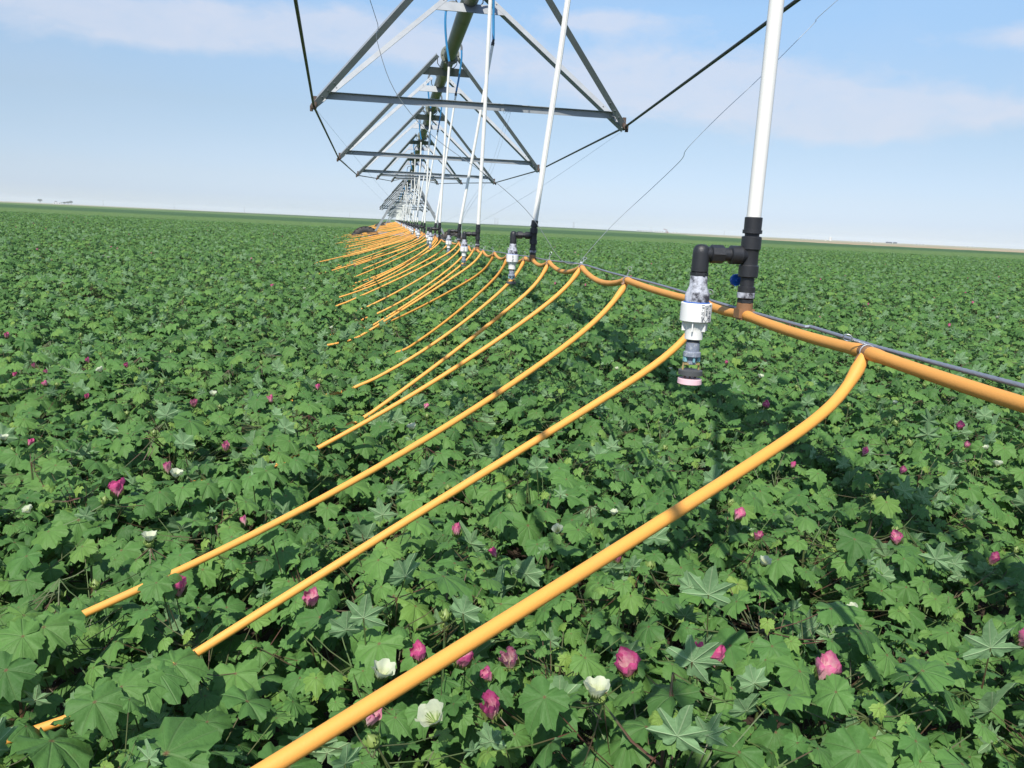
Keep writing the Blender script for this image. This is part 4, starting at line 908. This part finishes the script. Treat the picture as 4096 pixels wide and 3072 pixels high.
def house(loc, face, wd, dp, h, rh, label, wm=None, name='shed', gable=True, windows=3):
    root = empty(name, loc, face); tag(root, label, 'building'); m = MB(); m.box((0, 0, h/2), wd, dp, h); m.build('wall', wm or M_wall, root)
    m = MB(); e = .3; a_ = [(-wd/2-e, -dp/2-e, h+.003), (wd/2+e, -dp/2-e, h+.003), (wd/2+e, dp/2+e, h+.003), (-wd/2-e, dp/2+e, h+.003), (-wd/2-e, 0, h+rh), (wd/2+e, 0, h+rh)]
    m.add(a_, [(0, 1, 5, 4), (2, 3, 4, 5), (0, 4, 3), (1, 2, 5), (0, 3, 2, 1)]); m.build('roof', M_roof, root, smooth=False)
    for k in range(windows): m = MB(); m.box((-wd/2+wd*(k+.5)/windows, -dp/2-.03, h*.5), wd*.12, .05, h*.55); m.build('door' if k == 0 else 'window', M_wall2, root)
    return root
def facing(px): d = at(px, 1); return math.atan2(d.y, d.x)-PI/2
house(at(228, 2450), facing(228), 17, 10, 4, 1.6, 'low white farm shed between the trees at far left')
house(at(2580, 2600), facing(2580), 52, 16, 3.6, 1.0, 'long low white building on the horizon left of the pumpjack', windows=6)
house(at(2635, 2620), facing(2635), 30, 14, 3.6, 1.0, 'white building second in the low row on the horizon', windows=4)
house(at(2700, 2600), facing(2700), 18, 12, 3.0, 1.0, 'small white building right of the pumpjack', windows=2)
house(at(3303, 1700), facing(3303), 3, 3, 1.6, 1.0, 'small pale lean-to beside the white tower block', windows=1)
house(at(3230, 2400), facing(3230), 40, 10, 1.7, .5, 'low pale shed row left of the white tower block', windows=5)
house(at(3420, 2300), facing(3420), 26, 10, 1.6, .5, 'low grey shed between the two white blocks', windows=3)
house(at(3680, 2300), facing(3680), 22, 10, 1.8, .5, 'low shed right of the dark containers', windows=3)
house(at(3880, 2300), facing(3880), 20, 10, 1.6, .5, 'farthest right low shed on the horizon', windows=2)
def tank(loc, w_, h, label):
    root = empty('storage_tank', loc); tag(root, label, 'tank', 'white tanks on the horizon'); m = MB(); m.lathe((0, 0, 0), (0, 0, 1), [(0, w_/2), (h, w_/2), (h+w_*.12, w_*.12), (h+w_*.13, .02)], 18); m.build('shell', M_wall, root)
    m = MB()
    for k in range(int(h/.5)): m.box((0, -w_/2-.1, .3+k*.5), .5, .05, .05)
    m.box((-.25, -w_/2-.1, h/2), .05, .05, h); m.box((.25, -w_/2-.1, h/2), .05, .05, h); m.build('ladder', M_pole, root)
tank(at(3321, 1700), 5, 6.2, 'taller white tank on the right horizon'); tank(at(3486, 1700), 3.5, 4.2, 'shorter white tank left of the dark containers')
for px_, w_, lab in ((3556, 11.5, 'longer dark container on the right horizon'), (3580, 6.5, 'shorter dark container right of the longer one')):
    root = empty('container', at(px_, 1750), facing(px_)); tag(root, lab, 'container', 'dark containers on the horizon'); m = MB(); m.box((0, 0, 1.9), w_, 4, 2.6)
    for k in range(int(w_/.5)): m.box((-w_/2+.25+k*.5, -2.03, 1.9), .2, .06, 2.3)
    m.build('body', M_wall2, root); m = MB()
    for sx in (-1, 1): m.box((sx*w_*.35, 0, .3), 1.2, 3.2, .6)
    m.build('skid', M_pole, root)
def pole(px_, dist_, h, label, arm=True):
    root = empty('utility_pole', at(px_, dist_), facing(px_)); tag(root, label, 'utility pole', 'utility poles on the horizon'); m = MB(); m.tube([(0, 0, 0), (0, 0, h)], [.35, .2], 6); m.build('post', M_pole, root)
    if arm: m = MB(); m.box((0, -.3, h-1.2), 3.5, .2, .25); m.build('crossarm', M_pole, root)
for px_, d_, h_, lab in ((413, 2300, 15, 'utility pole right of the far-left farm clump'), (697, 2300, 15, 'utility pole between the farm clump and the distant arched machine'), (978, 2300, 15, 'utility pole right of the distant arched machine'), (1399, 2600, 16, 'utility pole left of the wheeled tower'),
                         (1979, 1900, 16, 'left pole of the close group of three'), (1984, 1900, 13, 'middle pole of the close group of three'), (1991, 1900, 15, 'right pole of the close group of three'), (2292, 2000, 15, 'left pole of the pair near the second drop pipe'), (2296, 2000, 16, 'right pole of the pair near the second drop pipe'),
                         (2603, 2400, 15, 'utility pole above the long white building'), (2896, 2400, 13, 'utility pole left of the nearest drop pipe')): pole(px_, d_, h_, lab)
# pumpjack
root = empty('pumpjack', at(2664, 1900), facing(2664)+.3); tag(root, 'small rust-red pumpjack beside the low white buildings', 'pumpjack')
m = MB(); m.tube([(-2, -1, 0), (0, 0, 7)], .25, 6); m.tube([(2, -1, 0), (0, 0, 7)], .25, 6); m.tube([(-2, 1, 0), (0, 0, 7)], .25, 6); m.tube([(2, 1, 0), (0, 0, 7)], .25, 6); m.build('frame', M_pump, root)
m = MB(); m.tube([(-4.5, 0, 8.2), (0, 0, 7.2), (4, 0, 6.3)], .5, 6); m.build('walking_beam', M_pump, root)
m = MB(); m.add([(-4.3, -.4, 9.6), (-5.6, -.4, 8.6), (-6, -.4, 6.8), (-4.3, -.4, 7.3), (-4.3, .4, 9.6), (-5.6, .4, 8.6), (-6, .4, 6.8), (-4.3, .4, 7.3)], [(0, 1, 2, 3), (7, 6, 5, 4), (0, 4, 5, 1), (1, 5, 6, 2), (2, 6, 7, 3), (3, 7, 4, 0)]); m.build('horse_head', M_pump, root, smooth=False)
m = MB(); m.lathe((3.5, -.6, 2.2), (0, 1, 0), [(0, 1.5), (1.2, 1.5)], 14); m.box((3.6, 0, .8), 3.5, 2, 1.6); m.build('crank', M_pump, root)
# distant arched irrigation machine
root = empty('distant_irrigator', at(752, 3600), facing(752)); tag(root, 'distant irrigation machine seen as a row of low arches at far left', 'irrigation machine')
for k in range(5):
    x0, x1 = -72+29*k, -72+29*(k+1); m = MB(); m.tube([(lerp(x0, x1, t), 0, 4.0+3.0*4*t*(1-t)) for t in np.linspace(0, 1, 9)], .22, 5); m.build('arched_span', M_galv, root)
    m = MB(); m.tube([(x0-1.5, -2, 0), (x0, 0, 4)], .2, 5); m.tube([(x0+1.5, 2, 0), (x0, 0, 4)], .2, 5); m.build('tower', M_galv, root)

# ------------------------------------------------------------------ haze
hz = MB(); hz.box((300, 2150, 9.5), 6200, 4700, 21); hm = bpy.data.materials.new('haze_air'); hm.use_nodes = True; hm.node_tree.nodes.clear(); K = NT(hm.node_tree)
pv = K.n('ShaderNodeVolumePrincipled', {'Color': (.90, .95, 1.0, 1), 'Density': .00016, 'Anisotropy': -.1}); K.n('ShaderNodeOutputMaterial', {1: pv.outputs[0]})
ho = hz.build('haze', hm, smooth=False); tag(ho, 'thin pale haze over the field toward the horizon', 'haze', kind='stuff')
